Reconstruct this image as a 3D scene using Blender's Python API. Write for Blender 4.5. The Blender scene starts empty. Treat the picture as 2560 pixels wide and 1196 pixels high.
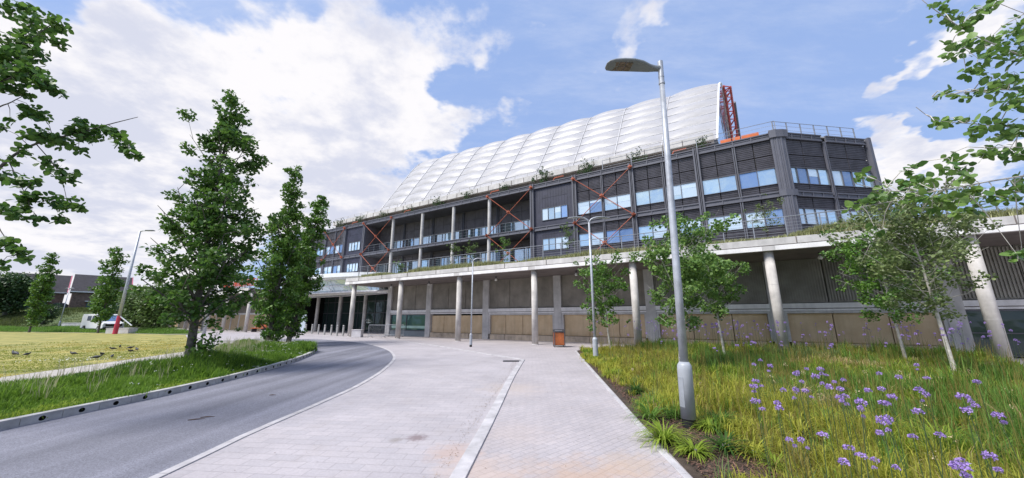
import bpy, bmesh, math, random
import numpy as np
from mathutils import Vector, Matrix

S = bpy.context.scene
COL = S.collection
R = math.radians

# ------------------------------------------------------------------ camera
EYE = 1.65
PITCH = math.atan(199 / 870.0)
cam = bpy.data.cameras.new("camera")
cam.sensor_width = 36.0
cam.lens = 36.0 * 870 / 2560
cam.clip_start = 0.05
cam.clip_end = 2000
camo = bpy.data.objects.new("camera", cam)
COL.objects.link(camo)
camo.location = (0, 0, EYE)
camo.rotation_euler = (R(90) + PITCH, 0, 0)
S.camera = camo

# ------------------------------------------------------------------ exposure
S.view_settings.view_transform = 'Standard'
S.view_settings.look = 'None'
S.view_settings.exposure = 0.80
S.view_settings.gamma = 1.0
S.view_settings.use_curve_mapping = False
S.cycles.max_bounces = 6
S.cycles.transparent_max_bounces = 6
S.cycles.use_denoising = True

# ------------------------------------------------------------------ sun
SUN_EL, SUN_AZ = R(54), math.atan2(-0.86, -0.45)     # azimuth from +Y towards +X
sd = Vector((math.sin(SUN_AZ) * math.cos(SUN_EL), math.cos(SUN_AZ) * math.cos(SUN_EL), math.sin(SUN_EL)))
sun = bpy.data.lights.new("sun", 'SUN')
sun.energy = 2.95
sun.angle = R(22)
sun.color = (1.0, 0.965, 0.91)
suno = bpy.data.objects.new("sun", sun)
COL.objects.link(suno)
suno.rotation_euler = sd.to_track_quat('Z', 'Y').to_euler()

def ray(u, v):
    x, y = (u - 1280) / 870.0, -(v - 598) / 870.0
    c, s = math.cos(PITCH), math.sin(PITCH)
    return Vector((x, c - y * s, s + y * c))
def ground(u, v, z=0.0):
    r = ray(u, v); k = (z - EYE) / r.z
    return Vector((r.x * k, r.y * k, z))
def at(u, v, Y):
    r = ray(u, v); k = Y / r.y
    return Vector((r.x * k, Y, EYE + r.z * k))

# ------------------------------------------------------------------ sky: Nishita with procedural clouds
w = bpy.data.worlds.new("World"); S.world = w
w.use_nodes = True
nt = w.node_tree; nt.nodes.clear()
def N(t, **kw):
    n = nt.nodes.new(t)
    for k, v in kw.items(): setattr(n, k, v)
    return n
def L(a, b): nt.links.new(a, b)
def M(op, a, b=None, c=None, clamp=False):
    n = N('ShaderNodeMath', operation=op); n.use_clamp = clamp
    for i, x in enumerate((a, b, c)):
        if x is None: continue
        if hasattr(x, 'type') and hasattr(x, 'links'): L(x, n.inputs[i])
        else: n.inputs[i].default_value = x
    return n.outputs[0]
out = N('ShaderNodeOutputWorld'); bg = N('ShaderNodeBackground'); bg.inputs[1].default_value = 0.1
L(bg.outputs[0], out.inputs[0])
sky = N('ShaderNodeTexSky', sky_type='NISHITA', sun_disc=False)
sky.sun_elevation = SUN_EL; sky.sun_rotation = SUN_AZ; sky.air_density = 1.0; sky.dust_density = 1.2; sky.ozone_density = 1.5
tc = N('ShaderNodeTexCoord')
def noise(vec, scale, detail, rough=0.55):
    n = N('ShaderNodeTexNoise'); n.inputs['Scale'].default_value = scale
    n.inputs['Detail'].default_value = detail; n.inputs['Roughness'].default_value = rough
    L(vec, n.inputs['Vector']); return n
def VM(op, a, b):
    n = N('ShaderNodeVectorMath', operation=op)
    for i, x in enumerate((a, b)):
        if hasattr(x, 'links'): L(x, n.inputs[i])
        else: n.inputs[i].default_value = x
    return n
dirv = VM('NORMALIZE', tc.outputs['Generated'], (0, 0, 0)).outputs[0]
# flatten the direction on a cloud layer so that clouds get smaller towards the horizon
sep = N('ShaderNodeSeparateXYZ'); L(dirv, sep.inputs[0])
den = M('ADD', M('MAXIMUM', sep.outputs[2], 0.0), 0.22)
cmb = N('ShaderNodeCombineXYZ'); L(M('DIVIDE', sep.outputs[0], den), cmb.inputs[0]); L(M('DIVIDE', sep.outputs[1], den), cmb.inputs[1])
layer = cmb.outputs[0]
warp = noise(layer, 2.6, 5, 0.6)
wv = VM('SUBTRACT', warp.outputs['Color'], (0.5, 0.5, 0.5)).outputs[0]
wsc = N('ShaderNodeVectorMath', operation='SCALE'); L(wv, wsc.inputs[0]); wsc.inputs['Scale'].default_value = 0.34
dwarp = VM('NORMALIZE', VM('ADD', dirv, wsc.outputs[0]).outputs[0], (0, 0, 0)).outputs[0]
# cloud banks and gaps where they stand in this sky: (u, v, radius, weight)
BANK = [(150, 330, 420, .48), (480, 330, 420, .42), (780, 330, 360, .5), (930, 150, 210, .55), (700, 120, 150, .4), (330, 80, 150, .45),
        (1010, 300, 150, .7), (1190, 300, 110, .55), (1290, 290, 75, .5), (1110, 110, 120, .35), (300, 600, 420, .8), (850, 480, 200, .55), (-300, 400, 600, .7),
        (590, 20, 130, -.5), (760, 35, 60, -.25), (1150, 200, 90, -.5), (1330, 200, 190, -.5), (1190, 390, 80, -.5), (1500, 420, 180, -.5),
        (1590, 105, 90, .62), (1655, 70, 65, .55), (1435, 228, 42, .62), (1330, 82, 40, .4), (1230, 90, 80, .35),
        (2270, 165, 75, .55), (2380, 110, 95, .55), (2480, 40, 130, .6), (2230, 375, 120, .65), (2400, 370, 160, .7), (2540, 400, 200, .7), (2190, 460, 90, .5), (2330, 255, 80, -.35),
        (1900, 100, 330, -.5), (1800, 300, 300, -.5), (2080, 250, 130, -.4), (1500, 20, 200, -.25), (1400, -20, 120, .2)]
acc = None
for u, v, r, wt in BANK:
    c = ray(u, v).normalized()
    e = ray(u + r, v).normalized() if u < 1280 else ray(u - r, v).normalized()
    ca = max(-1, min(1, c.dot(e)))
    dt = VM('DOT_PRODUCT', dwarp, tuple(c)).outputs['Value']
    mr = N('ShaderNodeMapRange', interpolation_type='SMOOTHSTEP')
    L(dt, mr.inputs['Value'])
    mr.inputs['From Min'].default_value = ca; mr.inputs['From Max'].default_value = 1 - (1 - ca) * 0.12
    mr.inputs['To Min'].default_value = 0; mr.inputs['To Max'].default_value = wt
    acc = mr.outputs[0] if acc is None else M('ADD', acc, mr.outputs[0])
fbm = noise(layer, 2.3, 9, 0.6)
fine = noise(layer, 7.5, 8, 0.62)
dens = M('ADD', acc, M('MULTIPLY', M('SUBTRACT', fbm.outputs['Fac'], 0.5), 1.7))
dens = M('ADD', dens, M('MULTIPLY', M('SUBTRACT', fine.outputs['Fac'], 0.5), 1.55))
# behind the camera: broken cloud
back = N('ShaderNodeMapRange', interpolation_type='SMOOTHSTEP'); L(sep.outputs[1], back.inputs['Value'])
back.inputs['From Min'].default_value = 0.15; back.inputs['From Max'].default_value = -0.35; back.inputs['To Max'].default_value = 0.28
dens = M('ADD', dens, back.outputs[0])
mk = N('ShaderNodeMapRange', interpolation_type='SMOOTHSTEP'); L(dens, mk.inputs['Value'])
mk.inputs['From Min'].default_value = 0.08; mk.inputs['From Max'].default_value = 0.78
# thick parts of a cloud are greyer than its edges
shade = noise(layer, 1.7, 7, 0.55)
shade2 = noise(layer, 4.6, 8, 0.6)
thick = M('ADD', M('MULTIPLY', dens, 0.30), M('MULTIPLY', M('SUBTRACT', shade.outputs['Fac'], 0.5), 2.3))
thick = M('ADD', thick, M('MULTIPLY', M('SUBTRACT', shade2.outputs['Fac'], 0.5), 2.5))
th = N('ShaderNodeMapRange', interpolation_type='SMOOTHSTEP'); L(thick, th.inputs['Value'])
th.inputs['From Min'].default_value = -0.02; th.inputs['From Max'].default_value = 0.75
def RGB(c):
    n = N('ShaderNodeRGB'); n.outputs[0].default_value = (*c, 1); return n.outputs[0]
def MIX(f, a, b):
    n = N('ShaderNodeMix', data_type='RGBA')
    if hasattr(f, 'links'): L(f, n.inputs[0])
    else: n.inputs[0].default_value = f
    L(a, n.inputs[6]); L(b, n.inputs[7]); return n.outputs[2]
cir = N('ShaderNodeMapping'); L(layer, cir.inputs['Vector']); cir.inputs['Rotation'].default_value = (0, 0, 0.6); cir.inputs['Scale'].default_value = (0.9, 2.6, 1)
cn = noise(cir.outputs[0], 1.5, 10, 0.68)
cm = N('ShaderNodeMapRange', interpolation_type='SMOOTHSTEP'); L(cn.outputs['Fac'], cm.inputs['Value'])
cm.inputs['From Min'].default_value = 0.42; cm.inputs['From Max'].default_value = 0.78; cm.inputs['To Max'].default_value = 0.42
cloud = MIX(th.outputs[0], RGB((5.7, 5.6, 5.75)), RGB((4.05, 4.2, 4.95)))
blue = MIX(0.80, sky.outputs[0], RGB((2.15, 3.05, 5.3)))
blue = MIX(cm.outputs[0], blue, RGB((4.6, 4.9, 5.7)))
L(MIX(mk.outputs[0], blue, cloud), bg.inputs[0])

# ------------------------------------------------------------------ materials
MATS = {}
def mat(name, col, rough=0.7, metal=0.0, var=0.12, scale=1.5, bump=0.0, bscale=40, spec=0.5, col2=None, island=0.0, transl=0.0, detail=5, weather=0.0):
    if name in MATS: return MATS[name]
    m = bpy.data.materials.new(name); m.use_nodes = True
    t = m.node_tree; b = t.nodes['Principled BSDF']
    b.inputs['Roughness'].default_value = rough; b.inputs['Metallic'].default_value = metal
    b.inputs['Specular IOR Level'].default_value = spec
    ge = t.nodes.new('ShaderNodeNewGeometry')
    nz = t.nodes.new('ShaderNodeTexNoise'); nz.inputs['Scale'].default_value = scale; nz.inputs['Detail'].default_value = detail
    nz.inputs['Roughness'].default_value = 0.62
    t.links.new(ge.outputs['Position'], nz.inputs['Vector'])
    mx = t.nodes.new('ShaderNodeMix'); mx.data_type = 'RGBA'
    c2 = col2 if col2 else tuple(min(1, x * (1 + 2 * var)) for x in col)
    c1 = col if col2 else tuple(x * (1 - 2 * var) for x in col)
    mx.inputs[6].default_value = (*c1, 1); mx.inputs[7].default_value = (*c2, 1)
    fac = nz.outputs['Fac']
    if island > 0:
        a = t.nodes.new('ShaderNodeMix'); a.data_type = 'FLOAT'; a.inputs[0].default_value = island
        t.links.new(fac, a.inputs[2]); t.links.new(ge.outputs['Random Per Island'], a.inputs[3]); fac = a.outputs[0]
    else:
        mr = t.nodes.new('ShaderNodeMapRange'); mr.inputs['From Min'].default_value = 0.3; mr.inputs['From Max'].default_value = 0.7
        t.links.new(fac, mr.inputs['Value']); fac = mr.outputs[0]
    t.links.new(fac, mx.inputs[0])
    colout = mx.outputs[2]
    if weather > 0:      # vertical rain streaks and stains with a shape of their own
        mp = t.nodes.new('ShaderNodeMapping'); mp.inputs['Scale'].default_value = (3.0, 3.0, 0.35)
        t.links.new(ge.outputs['Position'], mp.inputs['Vector'])
        n2 = t.nodes.new('ShaderNodeTexNoise'); n2.inputs['Scale'].default_value = 1.3; n2.inputs['Detail'].default_value = 8
        t.links.new(mp.outputs[0], n2.inputs['Vector'])
        r2 = t.nodes.new('ShaderNodeMapRange'); r2.inputs['From Min'].default_value = 0.45; r2.inputs['From Max'].default_value = 0.75
        r2.inputs['To Max'].default_value = weather
        t.links.new(n2.outputs['Fac'], r2.inputs['Value'])
        m2 = t.nodes.new('ShaderNodeMix'); m2.data_type = 'RGBA'
        t.links.new(r2.outputs[0], m2.inputs[0]); t.links.new(colout, m2.inputs[6]); m2.inputs[7].default_value = (*[x * 0.5 for x in col], 1)
        colout = m2.outputs[2]
    t.links.new(colout, b.inputs['Base Color'])
    if bump > 0:
        n3 = t.nodes.new('ShaderNodeTexNoise'); n3.inputs['Scale'].default_value = bscale; n3.inputs['Detail'].default_value = 4
        t.links.new(ge.outputs['Position'], n3.inputs['Vector'])
        bp = t.nodes.new('ShaderNodeBump'); bp.inputs['Strength'].default_value = bump; bp.inputs['Distance'].default_value = 0.02
        t.links.new(n3.outputs['Fac'], bp.inputs['Height']); t.links.new(bp.outputs[0], b.inputs['Normal'])
    if transl > 0:
        tr = t.nodes.new('ShaderNodeBsdfTranslucent'); t.links.new(colout, tr.inputs['Color'])
        ms = t.nodes.new('ShaderNodeMixShader'); ms.inputs[0].default_value = transl
        t.links.new(b.outputs[0], ms.inputs[1]); t.links.new(tr.outputs[0], ms.inputs[2])
        t.links.new(ms.outputs[0], t.nodes['Material Output'].inputs['Surface'])
    MATS[name] = m
    return m

def brick_mat(name, c1, c2, mortar, bw, bh, msize, rot=0.0, rough=0.75, stain=None, offset=0.5, spots=None):
    m = bpy.data.materials.new(name); m.use_nodes = True
    t = m.node_tree; b = t.nodes['Principled BSDF']; b.inputs['Roughness'].default_value = rough
    b.inputs['Specular IOR Level'].default_value = 0.35
    ge = t.nodes.new('ShaderNodeNewGeometry')
    mp = t.nodes.new('ShaderNodeMapping'); mp.inputs['Rotation'].default_value = (0, 0, rot)
    t.links.new(ge.outputs['Position'], mp.inputs['Vector'])
    br = t.nodes.new('ShaderNodeTexBrick'); br.offset = offset
    br.inputs['Color1'].default_value = (*c1, 1); br.inputs['Color2'].default_value = (*c2, 1); br.inputs['Mortar'].default_value = (*mortar, 1)
    br.inputs['Scale'].default_value = 1.0; br.inputs['Brick Width'].default_value = bw; br.inputs['Row Height'].default_value = bh
    br.inputs['Mortar Size'].default_value = msize; br.inputs['Mortar Smooth'].default_value = 0.3; br.inputs['Bias'].default_value = 0.0
    t.links.new(mp.outputs[0], br.inputs['Vector'])
    n1 = t.nodes.new('ShaderNodeTexNoise'); n1.inputs['Scale'].default_value = 0.55; n1.inputs['Detail'].default_value = 9; n1.inputs['Roughness'].default_value = 0.65
    t.links.new(ge.outputs['Position'], n1.inputs['Vector'])
    mr = t.nodes.new('ShaderNodeMapRange'); mr.inputs['From Min'].default_value = 0.3; mr.inputs['From Max'].default_value = 0.7
    mr.inputs['To Min'].default_value = 0.86; mr.inputs['To Max'].default_value = 1.12
    t.links.new(n1.outputs['Fac'], mr.inputs['Value'])
    mu = t.nodes.new('ShaderNodeMix'); mu.data_type = 'RGBA'; mu.blend_type = 'MULTIPLY'; mu.inputs[0].default_value = 1
    t.links.new(br.outputs['Color'], mu.inputs[6]); t.links.new(mr.outputs[0], mu.inputs[7])
    n4 = t.nodes.new('ShaderNodeTexNoise'); n4.inputs['Scale'].default_value = 26; n4.inputs['Detail'].default_value = 6; n4.inputs['Roughness'].default_value = 0.7
    t.links.new(ge.outputs['Position'], n4.inputs['Vector'])
    mr4 = t.nodes.new('ShaderNodeMapRange'); mr4.inputs['From Min'].default_value = 0.3; mr4.inputs['From Max'].default_value = 0.7
    mr4.inputs['To Min'].default_value = 0.88; mr4.inputs['To Max'].default_value = 1.1
    t.links.new(n4.outputs['Fac'], mr4.inputs['Value'])
    mu4 = t.nodes.new('ShaderNodeMix'); mu4.data_type = 'RGBA'; mu4.blend_type = 'MULTIPLY'; mu4.inputs[0].default_value = 1
    t.links.new(mu.outputs[2], mu4.inputs[6]); t.links.new(mr4.outputs[0], mu4.inputs[7])
    co = mu4.outputs[2]
    vg = t.nodes.new('ShaderNodeTexVoronoi'); vg.inputs['Scale'].default_value = 3.1; t.links.new(ge.outputs['Position'], vg.inputs['Vector'])
    rg = t.nodes.new('ShaderNodeMapRange'); rg.inputs['From Min'].default_value = 0.035; rg.inputs['From Max'].default_value = 0.055; rg.inputs['To Min'].default_value = 0.5; rg.inputs['To Max'].default_value = 0.0
    t.links.new(vg.outputs['Distance'], rg.inputs['Value'])
    mg = t.nodes.new('ShaderNodeMix'); mg.data_type = 'RGBA'; mg.inputs[7].default_value = (0.16, 0.15, 0.15, 1)
    t.links.new(rg.outputs[0], mg.inputs[0]); t.links.new(co, mg.inputs[6]); co = mg.outputs[2]
    nd = t.nodes.new('ShaderNodeTexNoise'); nd.inputs['Scale'].default_value = 1.7; nd.inputs['Detail'].default_value = 12; nd.inputs['Roughness'].default_value = 0.75
    t.links.new(ge.outputs['Position'], nd.inputs['Vector'])
    rd = t.nodes.new('ShaderNodeMapRange'); rd.inputs['From Min'].default_value = 0.52; rd.inputs['From Max'].default_value = 0.72; rd.inputs['To Max'].default_value = 0.28
    t.links.new(nd.outputs['Fac'], rd.inputs['Value'])
    md = t.nodes.new('ShaderNodeMix'); md.data_type = 'RGBA'; md.inputs[7].default_value = (0.30, 0.255, 0.225, 1)
    t.links.new(rd.outputs[0], md.inputs[0]); t.links.new(co, md.inputs[6]); co = md.outputs[2]
    # stains: (x, y, radius, colour, strength): sand washed over the paving, spilt marks
    for (sx, sy, sr, sc, ss) in (spots or []):
        vs = t.nodes.new('ShaderNodeVectorMath'); vs.operation = 'SUBTRACT'; vs.inputs[1].default_value = (sx, sy, 0)
        t.links.new(ge.outputs['Position'], vs.inputs[0])
        ln = t.nodes.new('ShaderNodeVectorMath'); ln.operation = 'LENGTH'; t.links.new(vs.outputs[0], ln.inputs[0])
        ns = t.nodes.new('ShaderNodeTexNoise'); ns.inputs['Scale'].default_value = 2.2 / max(sr, .12); ns.inputs['Detail'].default_value = 10; ns.inputs['Roughness'].default_value = 0.75
        t.links.new(ge.outputs['Position'], ns.inputs['Vector'])
        ma = t.nodes.new('ShaderNodeMath'); ma.operation = 'MULTIPLY_ADD'; ma.inputs[1].default_value = -2.6 * sr
        t.links.new(ns.outputs['Fac'], ma.inputs[0]); t.links.new(ln.outputs['Value'], ma.inputs[2])
        r3 = t.nodes.new('ShaderNodeMapRange'); r3.inputs['From Min'].default_value = -0.1 * sr; r3.inputs['From Max'].default_value = -0.95 * sr
        r3.inputs['To Max'].default_value = ss
        t.links.new(ma.outputs[0], r3.inputs['Value'])
        mm = t.nodes.new('ShaderNodeMix'); mm.data_type = 'RGBA'
        t.links.new(r3.outputs[0], mm.inputs[0]); t.links.new(co, mm.inputs[6]); mm.inputs[7].default_value = (*sc, 1)
        co = mm.outputs[2]
    t.links.new(co, b.inputs['Base Color'])
    bp = t.nodes.new('ShaderNodeBump'); bp.inputs['Strength'].default_value = 0.45; bp.inputs['Distance'].default_value = 0.01
    hm = t.nodes.new('ShaderNodeMath'); hm.operation = 'MULTIPLY_ADD'; hm.inputs[1].default_value = -1.0
    t.links.new(br.outputs['Fac'], hm.inputs[0])
    sc4 = t.nodes.new('ShaderNodeMath'); sc4.operation = 'MULTIPLY'; sc4.inputs[1].default_value = 0.5
    t.links.new(n4.outputs['Fac'], sc4.inputs[0]); t.links.new(sc4.outputs[0], hm.inputs[2])
    t.links.new(hm.outputs[0], bp.inputs['Height']); t.links.new(bp.outputs[0], b.inputs['Normal'])
    MATS[name] = m
    return m

def glass_mat(name, tint, metal, rough=0.04, var=0.25):
    """coated glazing: mirrors part of the sky over a dark room; slightly different from window to window"""
    m = bpy.data.materials.new(name); m.use_nodes = True
    t = m.node_tree; b = t.nodes['Principled BSDF']
    b.inputs['Metallic'].default_value = metal; b.inputs['Roughness'].default_value = rough
    ge = t.nodes.new('ShaderNodeNewGeometry')
    mx = t.nodes.new('ShaderNodeMix'); mx.data_type = 'RGBA'
    mx.inputs[6].default_value = (*[x * (1 - var) for x in tint], 1); mx.inputs[7].default_value = (*[min(1, x * (1 + var)) for x in tint], 1)
    t.links.new(ge.outputs['Random Per Island'], mx.inputs[0]); t.links.new(mx.outputs[2], b.inputs['Base Color'])
    nz = t.nodes.new('ShaderNodeTexNoise'); nz.inputs['Scale'].default_value = 0.9; t.links.new(ge.outputs['Position'], nz.inputs['Vector'])
    bp = t.nodes.new('ShaderNodeBump'); bp.inputs['Strength'].default_value = 0.35; bp.inputs['Distance'].default_value = 0.05
    t.links.new(nz.outputs['Fac'], bp.inputs['Height']); t.links.new(bp.outputs[0], b.inputs['Normal'])
    MATS[name] = m
    return m

# ------------------------------------------------------------------ mesh helpers
ORG = {}
def tag(o, label=None, cat=None, group=None, kind=None):
    if label: o["label"] = label
    if cat: o["category"] = cat
    if group: o["group"] = group
    if kind: o["kind"] = kind
    return o
def link(o, parent=None):
    COL.objects.link(o)
    if parent is not None: o.parent = parent
def empty(name, loc, label, cat, group=None):
    o = bpy.data.objects.new(name, None); o.empty_display_size = 0.2
    o.location = loc; COL.objects.link(o); ORG[o.name] = Vector(loc)
    return tag(o, label, cat, group)
def org(o):
    while o is not None:
        if o.name in ORG: return ORG[o.name]
        o = o.parent
    return Vector((0, 0, 0))

class MB:
    def __init__(s): s.v = []; s.f = []; s.m = []
    def face(s, pts, mi=0):
        n = len(s.v); s.v += [tuple(p) for p in pts]; s.f.append(tuple(range(n, n + len(pts)))); s.m.append(mi)
    def hexa(s, p, mi=0):
        n = len(s.v); s.v += [tuple(q) for q in p]
        for f in ((0, 3, 2, 1), (4, 5, 6, 7), (0, 1, 5, 4), (1, 2, 6, 5), (2, 3, 7, 6), (3, 0, 4, 7)):
            s.f.append(tuple(n + i for i in f)); s.m.append(mi)
    def box(s, a, b, fr=None, mi=0):
        (x0, y0, z0), (x1, y1, z1) = a, b
        p = [(x0, y0, z0), (x1, y0, z0), (x1, y1, z0), (x0, y1, z0), (x0, y0, z1), (x1, y0, z1), (x1, y1, z1), (x0, y1, z1)]
        s.hexa([fr(*q) for q in p] if fr else p, mi)
    def tube(s, pts, rad, n=8, mi=0, cap=True):
        pts = [Vector(p) for p in pts]
        if not hasattr(rad, '__len__'): rad = [rad] * len(pts)
        base = len(s.v); prev = None
        for i, p in enumerate(pts):
            d = (pts[min(i + 1, len(pts) - 1)] - pts[max(i - 1, 0)]).normalized()
            if prev is None: a = d.orthogonal().normalized()
            else:
                a = prev - d * prev.dot(d)
                a = a.normalized() if a.length > 1e-6 else d.orthogonal().normalized()
            prev = a; b = d.cross(a)
            for k in range(n):
                an = 2 * math.pi * k / n
                s.v.append(tuple(p + (a * math.cos(an) + b * math.sin(an)) * rad[i]))
        for i in range(len(pts) - 1):
            for k in range(n):
                q = base + i * n; k2 = (k + 1) % n
                s.f.append((q + k, q + k2, q + n + k2, q + n + k)); s.m.append(mi)
        if cap:
            s.f.append(tuple(base + k for k in reversed(range(n)))); s.m.append(mi)
            q = base + (len(pts) - 1) * n
            s.f.append(tuple(q + k for k in range(n))); s.m.append(mi)
    def grid(s, rows, mi=0, closed=False):
        n = len(s.v); nr = len(rows); nc = len(rows[0])
        for r in rows: s.v += [tuple(p) for p in r]
        for i in range(nr - 1):
            for j in range(nc - 1 + (1 if closed else 0)):
                j2 = (j + 1) % nc
                s.f.append((n + i * nc + j, n + i * nc + j2, n + (i + 1) * nc + j2, n + (i + 1) * nc + j)); s.m.append(mi)
    def prism(s, poly, axis_fn, a, b, mi=0):
        """extrude a 2-D outline between depths a and b; axis_fn(x, y, depth) -> point"""
        n = len(poly); base = len(s.v)
        for d in (a, b): s.v += [tuple(axis_fn(x, y, d)) for x, y in poly]
        s.f.append(tuple(base + i for i in reversed(range(n)))); s.m.append(mi)
        s.f.append(tuple(base + n + i for i in range(n))); s.m.append(mi)
        for i in range(n):
            j = (i + 1) % n
            s.f.append((base + i, base + j, base + n + j, base + n + i)); s.m.append(mi)
    def build(s, name, mats, parent=None, smooth=False, recalc=True, bevel=0):
        o3 = org(parent)
        me = bpy.data.meshes.new(name)
        me.from_pydata([(x - o3.x, y - o3.y, z - o3.z) for x, y, z in s.v], [], s.f)
        if not isinstance(mats, (list, tuple)): mats = [mats]
        for m in mats: me.materials.append(m)
        if len(mats) > 1: me.polygons.foreach_set('material_index', s.m)
        if recalc or bevel:
            bm = bmesh.new(); bm.from_mesh(me)
            bmesh.ops.recalc_face_normals(bm, faces=bm.faces)
            if bevel:
                es = [e for e in bm.edges if len(e.link_faces) == 2 and e.calc_face_angle(0) > 0.6]
                bmesh.ops.bevel(bm, geom=es, offset=bevel, segments=2, affect='EDGES', profile=0.6)
            bm.to_mesh(me); bm.free()
        if smooth: me.polygons.foreach_set('use_smooth', [True] * len(me.polygons))
        me.update()
        o = bpy.data.objects.new(name, me); link(o, parent)
        return o

def tri_mesh(name, verts, tris, m, parent=None, kind=None, mi=None):
    o3 = org(parent)
    verts = np.asarray(verts, dtype=np.float64) - np.array(o3)
    me = bpy.data.meshes.new(name)
    me.vertices.add(len(verts)); me.vertices.foreach_set('co', verts.astype(np.float32).ravel())
    tris = np.asarray(tris, dtype=np.int32)
    me.loops.add(tris.size); me.loops.foreach_set('vertex_index', tris.ravel())
    me.polygons.add(len(tris)); me.polygons.foreach_set('loop_start', np.arange(0, tris.size, 3, dtype=np.int32))
    for q in (m if isinstance(m, (list, tuple)) else [m]): me.materials.append(q)
    if mi is not None: me.polygons.foreach_set('material_index', np.asarray(mi, dtype=np.int32))
    me.update(calc_edges=True)
    o = bpy.data.objects.new(name, me); link(o, parent)
    if kind: o["kind"] = kind
    return o

def kids(o): return [c for c in COL.objects if c.parent == o]
def copy_tree(o, parent=None, loc=None, rotz=None, label=None):
    src = list(o.children)
    c = o.copy(); COL.objects.link(c); c.parent = parent
    if loc is not None: c.location = loc; ORG[c.name] = Vector(loc)
    if rotz is not None: c.rotation_euler = (0, 0, rotz)
    if label: c["label"] = label
    for ch in src: copy_tree(ch, c)
    return c

def spline(pts, n=8):
    P = [Vector(p) for p in pts]; out = []
    for i in range(len(P) - 1):
        a, b, c, d = P[max(i - 1, 0)], P[i], P[i + 1], P[min(i + 2, len(P) - 1)]
        for k in range(n):
            t = k / n
            out.append(0.5 * ((2 * b) + (c - a) * t + (2 * a - 5 * b + 4 * c - d) * t * t + (3 * b - a - 3 * c + d) * t ** 3))
    out.append(P[-1]); return out
def offset_line(line, d):
    res = []
    for i, p in enumerate(line):
        t = (line[min(i + 1, len(line) - 1)] - line[max(i - 1, 0)]); t.z = 0; t.normalize()
        res.append(p + Vector((-t.y, t.x, 0)) * d)
    return res
def sheet(name, poly, z, m, kind='structure'):
    b = MB(); b.face([(p[0], p[1], z) for p in poly])
    o = b.build(name, m, recalc=False); o["kind"] = kind
    if o.data.polygons[0].normal.z < 0: o.data.flip_normals()
    return o
def inside(poly, x, y):
    c = np.zeros(len(x), bool); n = len(poly)
    for i in range(n):
        x0, y0 = poly[i][0], poly[i][1]; x1, y1 = poly[i - 1][0], poly[i - 1][1]
        if y0 == y1: continue
        c ^= ((y0 > y) != (y1 > y)) & (x < (x1 - x0) * (y - y0) / (y1 - y0) + x0)
    return c

# building frame: t along the facade (towards the right), o away from the camera, z up
FA = R(-31.2)
FD = Vector((math.cos(FA), math.sin(FA), 0)); FN = Vector((-FD.y, FD.x, 0)); FO = Vector((1.51, 23.62, 0))
def W(t, o, z): return FO + FD * t + FN * o + Vector((0, 0, z))
# ------------------------------------------------------------------ setting
rng = np.random.default_rng(7); random.seed(7)
m_soil = mat('soil', (0.055, 0.038, 0.026), 0.95, var=0.3, scale=6, bump=0.6, bscale=60)
m_field = mat('field_grass', (0.05, 0.085, 0.025), 0.9, col2=(0.12, 0.15, 0.045), scale=0.35, bump=0.5, bscale=9)
m_lawn = mat('lawn_grass', (0.12, 0.145, 0.03), 0.9, col2=(0.43, 0.36, 0.105), scale=0.8, bump=1.0, bscale=16, detail=14)
m_path = mat('path_gravel', (0.40, 0.37, 0.34), 0.9, var=0.1, scale=3, bump=0.3, bscale=90)
m_kerb = mat('kerb_concrete', (0.42, 0.41, 0.40), 0.8, var=0.12, scale=4, bump=0.2, bscale=120, weather=0.25)
m_band = mat('edging_stone', (0.44, 0.42, 0.425), 0.75, var=0.13, scale=3, bump=0.2, bscale=120)
SPOTS = [(-1.35, 5.45, .16, (0.17, 0.12, 0.12), .75), (-1.62, 5.35, .10, (0.20, 0.17, 0.14), .55), (-.75, 4.9, .35, (0.44, 0.31, 0.25), .55),
         (.75, 3.95, .75, (0.46, 0.31, 0.21), .6), (-.35, 4.3, .5, (0.50, 0.37, 0.29), .45), (1.4, 4.5, .4, (0.48, 0.35, 0.24), .45), (.05, 5.6, .6, (0.48, 0.38, 0.32), .22),
         (0.0, 9.0, .8, (0.47, 0.38, 0.31), .35)]
m_pave = brick_mat('block_paving', (0.425, 0.39, 0.40), (0.385, 0.358, 0.372), (0.325, 0.298, 0.305), 0.36, 0.18, 0.006, rot=R(6), spots=SPOTS)
m_pave2 = brick_mat('herringbone_paving', (0.43, 0.39, 0.395), (0.39, 0.358, 0.368), (0.325, 0.298, 0.305), 0.21, 0.105, 0.006, rot=R(-42), spots=SPOTS)

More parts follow.
